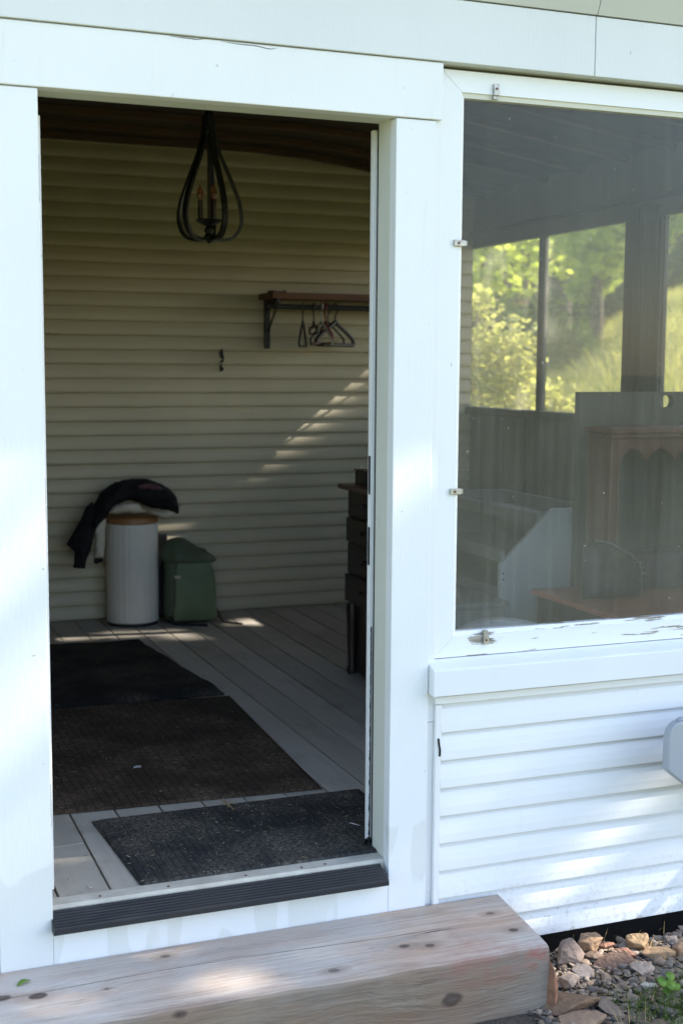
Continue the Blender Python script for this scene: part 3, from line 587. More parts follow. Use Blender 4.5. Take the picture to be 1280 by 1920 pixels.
M['hanger_black'] = simple('black_hanger_plastic', (.02, .02, .022), .4, .1, 20, 0); M['hanger_wire'] = simple('grey_hanger_wire', (.05, .047, .042), .4, .1, 20, 0, metal=.3); M['hanger_red'] = simple('red_hanger_plastic', (.25, .03, .03), .4, .1, 20, 0); M['hanger_white'] = simple('pale_hanger_plastic', (.45, .42, .36), .5, .1, 20, 0)
hanger(2.005, 1.10, .15, .235, 'hanger_wire', 'thin dark hanger hanging edge-on, leftmost on the rod', .007)
hanger(2.07, 1.40, .12, .165, 'hanger_wire', 'small dark hanger second from the left end of the rod', .006)
hanger(2.115, 1.60, .16, .225, 'hanger_white', 'pale hanger seen edge-on in the middle of the bunch', .005)
hanger(2.14, 1.50, .15, .215, 'hanger_red', 'red hanger seen edge-on in the middle of the bunch', .005)
hanger(2.155, .62, .17, .222, 'hanger_wire', 'wire hanger turned crosswise with a wooden bar, amid the bunch', .0095, pad=True)
hanger(2.20, .42, .15, .225, 'hanger_black', 'thick black hanger turned towards the door, rightmost in the bunch', .011, .012)
# wall hook
hk = empty('wall_hook', (1.578, 3.83, 1.38), 'small dark coat hook alone on the beige clapboard wall', 'hook')
MB().box(1.571, 1.586, 3.832, 3.838, 1.375, 1.49).build('back_plate', 'black_metal', hk, .001)
MB().tube(catmull([(1.578, 3.832, 1.43), (1.578, 3.80, 1.432), (1.576, 3.785, 1.455), (1.570, 3.785, 1.485), (1.573, 3.80, 1.497)], 5), .0065, 8).build('upper_hook', 'black_metal', hk)
MB().tube(catmull([(1.579, 3.832, 1.40), (1.580, 3.81, 1.385), (1.581, 3.80, 1.395)], 5), .0055, 8).build('lower_hook', 'black_metal', hk)
# hamper
hx, hy, hr = 1.028, 3.686, .141
hm = empty('hamper', (hx, hy, 0), 'tall round ribbed white hamper with a wooden rim by the back wall', 'hamper')
M['hamper'] = simple('white_slatted_hamper', (.66, .625, .56), .55, .05, 4, .05, 40); M['honey'] = wood('honey_rim_wood', (.30, .14, .05), 'x', .45)
MB().lathe([(hr - .012, .012), (hr, .02), (hr, .555), (hr - .01, .558)], (hx, hy, 0), 192, .016, 26).build('body', 'hamper', hm)
MB().lathe([(hr - .02, 0), (hr - .004, 0), (hr - .004, .012), (hr - .02, .013)], (hx, hy, 0), 48).build('base_ring', 'black_metal', hm)
MB().lathe([(hr - .012, .5585), (hr + .003, .560), (hr + .003, .586), (hr - .002, .592), (.01, .594)], (hx, hy, 0), 64).build('rim', 'honey', hm)
# jacket and white cloth on the hamper
def pxpoly(pts, y): return [((lambda p: (p.x, p.z))(at(a, b, 'y', y))) for a, b in pts]
M['jacket'] = simple('black_jacket_cloth', (.012, .011, .013), .85, .3, 14, .6, 160, spec=.2); M['jacket_lining'] = simple('dark_plum_lining', (.085, .038, .045), .7, .2, 20, .3, 120, spec=.3); M['cloth'] = simple('cream_cloth', (.50, .45, .36), .85, .1, 8, .5, 120, spec=.2)
jy = 3.62
body = [(160, 985), (170, 955), (188, 922), (214, 903), (245, 896), (272, 895), (300, 905), (318, 915), (330, 928), (335, 945), (336, 966), (326, 962), (312, 957), (285, 954), (262, 944), (240, 938), (222, 946), (206, 962), (200, 972), (186, 985), (176, 1000)]
jk = cushion('jacket', 'jacket', pxpoly(body, jy), jy, .105, .085, None, .012, .016, 26, 2)
tag(jk, 'black jacket slung over the white hamper with one sleeve hanging', 'jacket')
def jpart(name, mat, pts, y, th, R, seed, par): return cushion(name, mat, pxpoly(pts, y), y, th, R, par, .008, .008, 40, seed)
jpart('sleeve', 'jacket', [(172, 940), (192, 958), (190, 975), (178, 1000), (172, 1030), (164, 1048), (160, 1067), (137, 1066), (139, 1035), (124, 1021), (136, 1000), (150, 975), (160, 952)], jy - .02, .045, .05, 4, jk)
jpart('lining', 'jacket_lining', [(254, 910), (278, 905), (298, 909), (309, 918), (290, 920), (262, 918)], jy - .094, .012, .02, 5, jk)
jpart('cuff', 'jacket', [(176, 1046), (196, 1045), (192, 1054), (180, 1059), (175, 1055)], jy - .012, .02, .02, 6, jk)
cl = jpart('shirt', 'cloth', [(202, 962), (212, 948), (230, 942), (252, 941), (262, 944), (268, 955), (285, 958), (310, 956), (329, 960), (322, 970), (305, 973), (290, 966), (276, 960), (255, 964), (235, 962), (218, 965)], jy - .075, .035, .03, 8, None)
tag(cl, 'crumpled cream shirt bunched on the hamper lid under the black jacket', 'shirt')
jpart('sleeve', 'cloth', [(176, 965), (201, 962), (199, 1000), (196, 1045), (177, 1046), (176, 1000), (173, 985)], jy - .01, .028, .025, 9, cl)
# backpack
M['pack'] = simple('green_pack_cloth', (.135, .18, .10), .65, .15, 5, .25, 220); M['pack_shaded'] = simple('shaded_pack_cloth', (.068, .09, .052), .65, .2, 5, .25, 220); M['strap'] = simple('black_webbing', (.012, .012, .013), .8, .2, 40, .5, 200)  # darker copy of the cloth carries the shade on body and flap
bx, by = 1.325, 3.64
bp = empty('backpack', (bx, by, 0), 'green canvas backpack with a drooping top flap standing by the hamper', 'backpack')
def loft(rings, n=48, ex=3.2, wr=.004, seed=1):
    v = []; f = []
    for (c0, c1, z, a, b, tilt) in rings:
        for k in range(n):
            t = 2 * pi * k / n; ct, s_ = math.cos(t), math.sin(t)
            q = (abs(ct) ** (2 / ex) * (1 if ct > 0 else -1) * a, abs(s_) ** (2 / ex) * (1 if s_ > 0 else -1) * b)
            p = [c0 + q[0], c1 + q[1], z + tilt * q[0]]; w_ = wr * (hash_noise(p, 17, seed) + .5 * hash_noise(p, 46, seed + 1)); v.append((p[0] + w_ * ct, p[1] + w_ * s_, p[2]))
    for i in range(len(rings) - 1):
        for k in range(n): f.append((i * n + k, i * n + (k + 1) % n, (i + 1) * n + (k + 1) % n, (i + 1) * n + k))
    f += [tuple(range(n - 1, -1, -1)), tuple(range((len(rings) - 1) * n, len(rings) * n))]
    mb = MB(); mb.add(v, f, True); return mb
loft([(bx, by, .004, .118, .070, 0), (bx, by, .012, .133, .085, 0), (bx, by, .06, .141, .092, 0), (bx, by, .15, .142, .094, 0), (bx - .003, by, .26, .134, .090, 0), (bx - .008, by, .33, .126, .082, 0), (bx - .004, by, .37, .125, .075, 0), (bx - .008, by + .005, .40, .10, .06, 0)], wr=.009, seed=2).build('body', 'pack_shaded', bp)
loft([(bx + .018, by - .088, .012, .10, .012, 0), (bx + .018, by - .098, .03, .117, .018, 0), (bx + .018, by - .104, .12, .119, .024, 0), (bx + .016, by - .102, .24, .114, .022, 0), (bx + .012, by - .096, .33, .103, .016, -.05), (bx + .010, by - .088, .352, .09, .008, -.06)], ex=2.5, wr=.014, seed=3).build('front_pocket', 'pack', bp)
loft([(bx + .006, by - .018, .338, .136, .100, -.04), (bx + .006, by - .020, .350, .147, .108, -.05), (bx + .004, by - .018, .372, .148, .104, -.10), (bx + .002, by - .010, .398, .132, .084, -.22), (bx - .008, by - .002, .424, .098, .058, -.34), (bx - .024, by + .002, .446, .056, .036, -.34), (bx - .036, by + .004, .463, .022, .022, -.2), (bx - .038, by + .004, .467, .010, .012, 0)], ex=2.6, wr=.016, seed=5).build('top_flap', 'pack_shaded', bp)
MB().tube(catmull([(bx + .135, by - .05, .10), (bx + .155, by - .07, .05), (bx + .17, by - .11, .008), (bx + .215, by - .17, .006), (bx + .25, by - .21, .006)], 5), .011, 8, flat=.35).build('strap', 'strap', bp)
MB().tube(catmull([(bx - .12, by - .06, .05), (bx - .10, by - .11, .012), (bx - .02, by - .155, .006), (bx + .04, by - .19, .006), (bx + .06, by - .195, .006)], 5), .010, 8, flat=.35).build('strap', 'strap', bp)
MB().tube(catmull([(bx - .10, by + .06, .36), (bx - .150, by + .03, .28), (bx - .155, by + .02, .15), (bx - .13, by + .03, .03)], 5), .022, 10, flat=.5).build('shoulder_strap', 'strap', bp)
MB().box(bx + .018 - .118, bx + .018 - .085, by - .112, by - .105, .258, .272).build('tab', 'cloth', bp)
bo = empty('speaker_box', (1.20, 3.79, 0), 'narrow black box standing behind the backpack against the wall', 'box')
MB().box(1.176, 1.245, 3.765, 3.829, 0, .475).build('casing', 'black_metal', bo, .004); MB().box(1.184, 1.237, 3.7595, 3.7645, .01, .46).build('front_panel', 'strap', bo, .002)
# dresser
M['dresser'] = wood('dark_dresser_wood', (.020, .013, .010), 'z', .4, .3, spec=.5); M['dresser_top'] = wood('worn_dresser_top', (.16, .095, .07), 'y', .4)
ds = empty('dresser', (1.86, 1.98, 0), 'dark narrow chest of drawers on slim legs, half hidden by the doorway', 'dresser')
MB().box(1.70, 2.02, 1.79, 2.19, .33, .855).build('body', 'dresser', ds, .004)
p = at(676, 915, 'z', .878)
MB().box(1.650, 2.03, 1.765, 2.205, .857, .880).build('top', 'dresser_top', ds, .006)
for z0, z1, o in ((.735, .850, .006), (.618, .728, .015), (.475, .611, .007), (.345, .468, .020)):
    MB().box(1.70 - o, 1.6995, 1.805, 2.182, z0, z1).build('drawer', 'dresser', ds, .004)
    MB().tube([(1.70 - o, 1.99, (z0 + z1) / 2), (1.69 - o, 1.99, (z0 + z1) / 2), (1.682 - o, 1.99, (z0 + z1) / 2)], [.005, .012, .006], 12).build('knob', 'black_metal', ds)
for x in (1.715, 1.995):
    for y in (1.81, 2.17):
        MB().lathe([(.019, 0), (.024, .02), (.018, .04), (.026, .24), (.030, .31), (.026, .329)], (x, y, 0), 16).build('leg', 'dresser', ds)
MB().box(1.724, 1.99, 1.80, 2.165, .012, .329).build('dark_infill', 'dresser', ds)  # dark box filling the space between the legs
jb = empty('jewellery_box', (1.85, 2.0, .88), 'small dark box with odds and ends on its lid, on the dresser top', 'box')
MB().box(1.722, 1.96, 1.86, 2.17, .8805, .940).build('case', 'dresser', jb, .003); MB().box(1.718, 1.965, 1.855, 2.175, .9405, .947).build('lid', 'dresser', jb, .002)
tk = MB()
for i in range(7): tk.lathe([(.002, 0), (.008, .003), (.006, .011), (.001, .016)], (1.735 + .02 * i, 2.13 - .012 * i + .01 * math.sin(i * 2.2), .9475), 10)
tag(tk.build('trinket', 'cloth'), 'small pale trinkets heaped on the dark box on the dresser', 'trinkets', kind='stuff')

# ---- behind the big window
M['rack_shaded'] = simple('shaded_white_board', (.17, .175, .165), .6, .1, 3, .05, 40); M['rack'] = simple('white_laminate', (.40, .42, .41), .5, .05, 3, .05, 40)  # first one is the white board again, with shade put into its colour
rk = empty('toy_rack', (2.35, 1.95, 0), 'white shelf rack with sloping side panels behind the big window', 'rack')
side = [(2.112, 0), (2.112, .582), (2.355, .812), (2.60, .812), (2.60, 0)]
for y0 in (1.50, 2.36): MB().prism(side, 'y', y0, y0 + .022).build('side_panel', 'rack' if y0 < 2 else 'rack_shaded', rk, .0015)
MB().box(2.585, 2.60, 1.5225, 2.3595, .02, .81).build('back_panel', 'rack_shaded', rk)
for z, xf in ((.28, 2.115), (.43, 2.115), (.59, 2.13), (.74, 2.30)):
    b = MB().box(xf, 2.584, 1.5225, 2.3595, z, z + .014).build('shelf', 'rack_shaded', rk); MB().box(xf - .002, xf + .013, 1.5225, 2.3595, z + .0145, z + .05).build('lip', 'rack_shaded', b)
for z in (.545, .52): MB().prism([(2.127 + .004 * math.cos(a * pi / 4), z + .004 * math.sin(a * pi / 4)) for a in range(8)], 'y', 1.4985, 1.4998).build('peg_hole', 'rubber', rk)
sb = empty('storage_box', (1.9, 1.6, 0), 'plain white box with a flat lid, left of the white rack behind the window', 'box')
MB().box(1.75, 2.085, 1.392, 1.725, 0, .425).build('body', 'rack_shaded', sb, .004); MB().box(1.742, 2.094, 1.384, 1.733, .426, .450).build('lid', 'rack_shaded', sb, .003)
M['tub'] = simple('white_tub_plastic', (.50, .50, .52), .35, .04, 3, .03, 30)
p = at(945, 1172, 'y', .72)
tb = empty('plastic_tub', (p.x, .72, 0), 'white round tub with a domed lid behind the lower left corner of the big window', 'tub')
MB().lathe([(.12, 0), (.15, .01), (.172, p.z - .055), (.165, p.z - .053)], (p.x, .72, 0), 48).build('body', 'tub', tb); MB().lathe([(.178, p.z - .052), (.180, p.z - .04), (.165, p.z - .018), (.12, p.z + .004), (.05, p.z + .016), (.005, p.z + .019)], (p.x, .72, 0), 48).build('lid', 'tub', tb)
M['red_wood'] = wood('reddish_table_wood', (.66, .235, .14), 'x', .32, .2, spec=.5); M['dark_side'] = wood('dark_apron_wood', (.075, .045, .032), 'x', .5)
tbl = empty('low_chest', (2.6, .9, 0), 'low wooden chest with a reddish polished top just behind the big window', 'chest')
MB().box(2.180, 3.05, .42, 1.355, .478, .500).build('top', 'red_wood', tbl, .003); MB().box(2.20, 3.03, .44, 1.34, .06, .4775).build('body', 'dark_side', tbl, .003)
for x in (2.23, 3.0):
    for y in (.47, 1.31): MB().lathe([(.02, 0), (.026, .03), (.028, .0595)], (x, y, 0), 14).build('foot', 'dark_side', tbl)
M['grey_board'] = wood('dark_grey_plywood', (.085, .082, .070), 'z', .6, .2)
pn = plate_with_holes('headboard', 'grey_board', [(2.425, 0.0), (3.12, 0.0), (3.12, 1.309), (2.425, 1.309)], [rrect(2.822, 2.892, 1.243, 1.294, .02)], 'xz', 1.435, .036)
tag(pn, 'tall dark grey board with a hand hole near its top, standing behind the chest', 'board')
hu = empty('wooden_hutch', (2.8, 1.22, .5), 'small red-brown wooden hutch with a scalloped apron standing on the low chest', 'hutch')
M['hutch'] = wood('hutch_wood', (.15, .065, .04), 'z', .45); hy0, hy1 = 1.16, 1.33
MB().box(2.400, 3.05, hy0 - .03, hy1, 1.150, 1.172).build('top', 'hutch', hu, .003); MB().box(2.410, 3.04, hy0 - .018, hy1, 1.128, 1.1495).build('moulding', 'hutch', hu, .006)
for x in (2.418, 2.99): MB().box(x, x + .042, hy0, hy0 + .04, .5005, 1.1275).build('post', 'hutch', hu, .003); MB().box(x, x + .02, hy0 + .0405, hy1, .5005, 1.1275).build('side', 'hutch', hu)
sc = [(2.4605, 1.127)]; xs = np.linspace(2.4605, 2.9895, 61)
sc = [(2.9895, 1.127), (2.4605, 1.127)] + [(x, 1.085 - .045 * (1 - abs(math.sin((x - 2.4605) / .5290 * pi * 4))) - (.02 if x < 2.475 or x > 2.975 else 0)) for x in xs]
MB().prism(sc, 'y', hy0 + .004, hy0 + .024).build('apron', 'hutch', hu); MB().box(2.4385, 2.9895, hy1 - .012, hy1 - .001, .5005, 1.1275).build('back_panel', 'grey_board', hu)
M['purple'] = simple('dusky_purple_fabric', (.060, .045, .070), .85, .15, 10, .3, 120)
cu_ = loft([(2.76, 1.24, .5015, .19, .065, 0), (2.76, 1.24, .52, .205, .072, 0), (2.76, 1.24, .60, .205, .074, 0), (2.76, 1.24, .64, .195, .066, 0), (2.76, 1.24, .655, .15, .04, 0)], wr=.005, seed=9).build('cushion', 'purple')
tag(cu_, 'dusky purple cushion lying inside the red-brown hutch', 'cushion')
M['bag'] = simple('dark_bag_leather', (.03, .028, .034), .5, .2, 12, .3, 80); M['zip'] = simple('dull_silver_zip', (.30, .30, .31), .4, .2, 60, .2, 200, metal=.6)
bgp = empty('handbag', (2.30, 1.08, .5), 'dark rounded bag with a ribbed silver edge lying on the reddish chest', 'bag')
q = lambda a, b: (lambda p: (p.x, p.z))(at(a, b, 'y', 1.06))
arc = [q(*t) for t in ((1092, 1018), (1112, 1014), (1135, 1017), (1160, 1030), (1180, 1042), (1194, 1058), (1199, 1076))]
outl = arc + [(q(1200, 1098)[0], .502), (q(1090, 1098)[0], .502)]
cushion('body', 'bag', outl, 1.06, .055, .06, bgp, .008, .004, 30, 3)
MB().tube([(x, 1.045, z) for x, z in [tuple(v)[:2] for v in catmull([(a, b, 0) for a, b in arc[1:]], 4)]], .006, 8).build('piping', 'zip', bgp)
for i, (x, z) in enumerate([tuple(v)[:2] for v in catmull([(a, b, 0) for a, b in arc[3:]], 4)][3:]):
    if i % 2 == 0: MB().box(x - .013, x + .008, 1.03, 1.045, z - .003, z + .004).build('rib', 'zip', bgp)

# ================================================================ MATS AND WHAT LIES ON THE FLOOR
def mat_obj(name, mat, quad, th, label, wav=0, seed=0, border=0):
    n, m_ = 40, 40; a, b, c, d = [Vector((q[0], q[1], 0)) for q in quad]; V = []; mb = MB()
    for j in range(m_ + 1):
        for i in range(n + 1):
            u, v = i / n, j / m_; p = (a * (1 - u) + b * u) * (1 - v) + (d * (1 - u) + c * u) * v
            e = min(u, 1 - u, v, 1 - v); z = th + (wav * max(0, hash_noise((p.x, p.y, 0), 9, seed)) * (1.0 if e < .06 else .35) if wav else 0)
            if e == 0: z = th * .35 + (z - th)
            if wav and e < .03: p = p + Vector((hash_noise((p.x, p.y, 1), 17, seed), hash_noise((p.y, p.x, 2), 17, seed), 0)) * .008
            V.append((p.x, p.y, z))
    N = len(V); mb.v = V + [(x, y, .0012) for x, y, z in V]; st_ = n + 1
    for j in range(m_):
        for i in range(n):
            k = j * st_ + i; mb.f.append((k, k + 1, k + st_ + 1, k + st_)); mb.sm.append(True)
    per = [i for i in range(n)] + [j * st_ + n for j in range(m_)] + [m_ * st_ + i for i in range(n, 0, -1)] + [j * st_ for j in range(m_, 0, -1)]
    for i, k in enumerate(per):
        k2 = per[(i + 1) % len(per)]; mb.f.append((k, k + N, k2 + N, k2)); mb.sm.append(False)
    o = mb.build(name, mat); o.modifiers.clear(); tag(o, label, 'door mat', 'mats on the porch floor'); return o
mat_obj('door_mat', 'mat_black', [(.250, .060), (1.13, .058), (1.112, .612), (.220, .614)], .011, 'small charcoal ribbed door mat just inside the threshold')
mat_obj('door_mat', 'mat_brown', [(.02, .722), (1.000, .660), (1.064, 1.96), (.05, 2.02)], .008, 'large dark brown mat in the middle, strewn with bits of straw')
mat_obj('door_mat', 'mat_far', [(.16, 1.985), (1.050, 1.985), (.940, 3.135), (.30, 3.225)], .0235, 'black mat with a curling edge, farthest from the doorway', .012, 4)
def litter(name, n, region, label, seed):
    r = random.Random(seed); mb = MB()
    for i in range(n):
        x, y, z = region(r); a = r.uniform(0, 2 * pi); L = r.choice((.003, .004, .005, .007, .010, .018)) * r.uniform(.7, 1.2); w_ = r.uniform(.0004, .0009) if L > .005 else r.uniform(.0008, .002)
        d = Vector((math.cos(a), math.sin(a), r.uniform(-.1, .25))) * L; p = Vector((x, y, z)); s_ = Vector((-d.y, d.x, 0)).normalized() * w_
        mb.add([p - d / 2 - s_, p + d / 2 - s_ * .3, p + d / 2 + s_ * .3, p - d / 2 + s_, p + Vector((0, 0, .002))], [(0, 1, 4), (1, 2, 4), (2, 3, 4), (3, 0, 4), (3, 2, 1, 0)])
    return tag(mb.build(name, 'litter'), label, 'litter', kind='stuff')
litter('mat_litter', 420, lambda r: (r.uniform(.24, 1.1), r.uniform(.07, .60), .0125), 'dry grass and crumbs scattered on the small charcoal mat', 1)
litter('mat_litter', 340, lambda r: (r.uniform(.12, 1.0), r.uniform(.72, 1.95), .0095), 'dry crumbs and straw scattered on the brown mat', 2)
litter('mat_litter', 30, lambda r: (r.uniform(.35, .95), r.uniform(2.05, 3.0), .036), 'pale specks scattered on the far black mat', 3)
litter('floor_litter', 120, lambda r: (r.uniform(.03, 1.6), r.choice((r.uniform(.09, .7), r.uniform(2.0, 3.5))), .002), 'tiny crumbs lying on the painted floor boards', 5)
p = at(665, 1546, 'z', .012); f_ = MB().add([(p.x - .014, p.y + .02, .013), (p.x + .016, p.y - .018, .012), (p.x + .002, p.y - .008, .016), (p.x - .006, p.y + .004, .017), (p.x, p.y, .0115)], [(0, 4, 2, 3), (4, 1, 2), (0, 3, 2, 1, 4)])
tag(f_.build('paper_sliver', simple('white_paper', (.75, .75, .74), .7, .03, 5, 0)), 'white sliver near the right end of the small charcoal mat', 'scrap')
p = at(258, 1438, 'z', .010); tag(MB().prism([(p.x - .016, p.y - .008), (p.x - .002, p.y - .004), (p.x + .010, p.y - .010), (p.x + .014, p.y + .004), (p.x + .002, p.y + .010), (p.x - .010, p.y + .005)], 'z', .0095, .0125).build('paper_scrap', 'tub'), 'small white paper scrap on the brown mat', 'scrap')
p = at(425, 1508, 'z', .012); gr = MB(); r = random.Random(4)
for i in range(9):
    a = r.uniform(0, 2 * pi); L = r.uniform(.012, .035); c0 = Vector((p.x, p.y - .03 + .008 * i, .0125)); gr.tube([c0, c0 + Vector((math.cos(a) * L * .5, math.sin(a) * L * .5, .006)), c0 + Vector((math.cos(a) * L, math.sin(a) * L, .003))], [.0013, .001, .0004], 5)
gr.tube([(p.x + .006, p.y - .06, .013), (p.x, p.y, .017), (p.x - .008, p.y + .055, .012)], [.0018, .0015, .0008], 5)
tag(gr.build('grass_sprig', simple('dry_sprig', (.30, .22, .10), .8, .2, 30, 0)), 'dry branched grass sprig between the brown and the charcoal mat', 'twig')

# ================================================================ STEP, STONES, GROUND
KN = []
for px, py, rr, k in ((72, 1868, .020, .9), (5, 1872, .018, .85), (310, 1793, .012, .6), (626, 1820, .014, .5), (805, 1773, .013, .7), (758, 1774, .014, .75), (962, 1744, .013, .8), (918, 1713, .012, .6), (200, 1854, .006, .6)):
    p = at(px, py, 'z', -.14); KN.append(((p.x, p.y, p.z), rr, k))
for px, py, rr, k in ((848, 1876, .026, .85), (340, 1906, .022, .95), (560, 1925, .012, .5)):
    p = at(px, py, 'y', -.379); KN.append(((p.x, p.y, p.z), rr, k))
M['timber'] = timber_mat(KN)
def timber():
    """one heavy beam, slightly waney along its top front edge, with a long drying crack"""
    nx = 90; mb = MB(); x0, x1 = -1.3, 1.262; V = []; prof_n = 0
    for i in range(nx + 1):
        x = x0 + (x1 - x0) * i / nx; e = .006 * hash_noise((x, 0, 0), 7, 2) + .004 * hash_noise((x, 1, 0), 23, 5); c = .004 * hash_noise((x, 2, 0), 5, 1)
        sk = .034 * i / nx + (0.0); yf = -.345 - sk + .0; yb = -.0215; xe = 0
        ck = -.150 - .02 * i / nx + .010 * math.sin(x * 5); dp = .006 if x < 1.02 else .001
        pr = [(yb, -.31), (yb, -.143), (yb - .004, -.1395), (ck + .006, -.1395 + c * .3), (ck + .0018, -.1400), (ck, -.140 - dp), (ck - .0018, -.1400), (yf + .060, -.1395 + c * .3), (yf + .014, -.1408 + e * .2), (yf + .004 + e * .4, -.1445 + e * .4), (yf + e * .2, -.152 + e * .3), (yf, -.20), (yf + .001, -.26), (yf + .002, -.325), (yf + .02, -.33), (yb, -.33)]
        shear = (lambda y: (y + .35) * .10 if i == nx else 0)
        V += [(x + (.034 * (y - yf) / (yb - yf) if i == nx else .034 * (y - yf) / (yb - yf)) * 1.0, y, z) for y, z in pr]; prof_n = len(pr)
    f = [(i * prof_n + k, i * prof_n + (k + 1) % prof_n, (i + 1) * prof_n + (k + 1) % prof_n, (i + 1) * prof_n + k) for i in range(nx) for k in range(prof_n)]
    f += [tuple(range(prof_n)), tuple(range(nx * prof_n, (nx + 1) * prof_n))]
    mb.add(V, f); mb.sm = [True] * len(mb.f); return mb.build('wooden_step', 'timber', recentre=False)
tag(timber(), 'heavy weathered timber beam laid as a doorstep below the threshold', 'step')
p = at(45, 1843, 'z', -.138); lf = MB()
for i in range(9):
    t = i / 8; wd = .0075 * math.sin(pi * min(1, t * 1.02)) ** .8 + .0003; c0 = Vector((p.x - .019 + .038 * t, p.y - .012 + .022 * t, -.1385 + .006 * math.sin(t * pi)))
    lf.v += [tuple(c0 + Vector((-.5, .86, .15)) * wd * 1.2), tuple(c0), tuple(c0 + Vector((.5, -.86, .25)) * wd * 1.2)]
lf.f = [(i * 3 + k, i * 3 + k + 1, i * 3 + k + 4, i * 3 + k + 3) for i in range(8) for k in (0, 1)]; lf.sm = [True] * len(lf.f)
lo = lf.build('leaf', 'clover'); lo.modifiers.clear(); s_ = lo.modifiers.new('thick', 'SOLIDIFY'); s_.thickness = .0006; tag(lo, 'single fresh green leaf lying on the timber step', 'leaf')
# grey plastic plate at the right edge, its use unknown
M['grey_plastic'] = simple('grey_plastic', (.36, .385, .42), .38, .03, 3, .05, 60)
bxx = empty('plastic_plate', (1.98, -.18, .14), 'grey rounded plastic plate standing off the white clapboards at the right edge', 'plate')
out_ = [(1.748, .242), (1.7485, .335), (1.752, .352), (1.758, .364), (1.768, .375), (1.780, .381), (1.795, .3835), (2.66, .3835), (2.685, .372), (2.695, .35), (2.695, .2), (2.64, .135), (1.90, .135), (1.875, .142), (1.76, .230)]
MB().prism(out_, 'y', -.208, -.176).build('shell', 'grey_plastic', bxx, .006, seg=3)
MB().prism([(1.785, .3838), (1.80, .391), (2.64, .391), (2.66, .3838)], 'y', -.20, -.180).build('cap', 'grey_plastic', bxx, .002)
for x in (2.50, 2.62): MB().box(x, x + .03, -.1755, -.0175, .26, .29).build('bracket', 'grey_plastic', bxx)

GZ = -.33
def ground_bump(x, y): return .010 * math.sin(x * 9 + 1) * math.sin(y * 8 + 2) - .9 * max(0, min(.12, y + .09))
def stone(name, px, py, w_, d_, h_, rot, tilt, c, label, seed, z=None, flat=1):
    p = at(px, py, 'z', GZ if z is None else z); r = random.Random(seed); bm = bmesh.new()
    for i in range(11):
        a = 2 * pi * i / 11 + r.uniform(-.28, .28); q = r.uniform(.58, 1.06); zz = r.choice((-1, 1)) * r.uniform(.55, 1.0)
        bm.verts.new((math.cos(a) * q * w_ / 2, math.sin(a) * q * d_ / 2, zz * h_ / 2))
    for i in range(5): bm.verts.new((r.uniform(-.3, .3) * w_, r.uniform(-.3, .3) * d_, (.5 + r.uniform(0, .12)) * h_ * r.choice((-1, 1, 1))))
    bmesh.ops.convex_hull(bm, input=bm.verts); bmesh.ops.delete(bm, geom=[v for v in bm.verts if not v.link_faces], context='VERTS')
    me = bpy.data.meshes.new(name); bm.to_mesh(me); bm.free()
    me.transform(Matrix.Diagonal((1.38, 1.38, .74, 1))); me.transform(Matrix.Rotation(math.radians(rot), 4, 'Z') @ Matrix.Rotation(math.radians(tilt), 4, 'X'))
    me.materials.append(stone_mat('stone_' + str(seed), (c[0] * .88, c[1] * .76, c[2] * .64))); o = bpy.data.objects.new(name, me); lowest = min(v.co.z for v in me.vertices)
    link(o, None, (p.x, p.y, p.z - lowest + .002 + ground_bump(p.x, p.y)))
    b = o.modifiers.new('bevel', 'BEVEL'); b.width = min(w_, d_, h_) * .07; b.segments = 2; b.limit_method = 'ANGLE'; b.angle_limit = math.radians(20)
    sb_ = o.modifiers.new('sub', 'SUBSURF'); sb_.subdivision_type = 'SIMPLE'; sb_.levels = sb_.render_levels = 3
    tx = bpy.data.textures.new('stone_rough', 'CLOUDS'); tx.noise_scale = .018; dm = o.modifiers.new('rough', 'DISPLACE'); dm.texture = tx; dm.strength = .006; dm.texture_coords = 'GLOBAL'
    return tag(o, label, 'stone', 'loose stones beside the step')
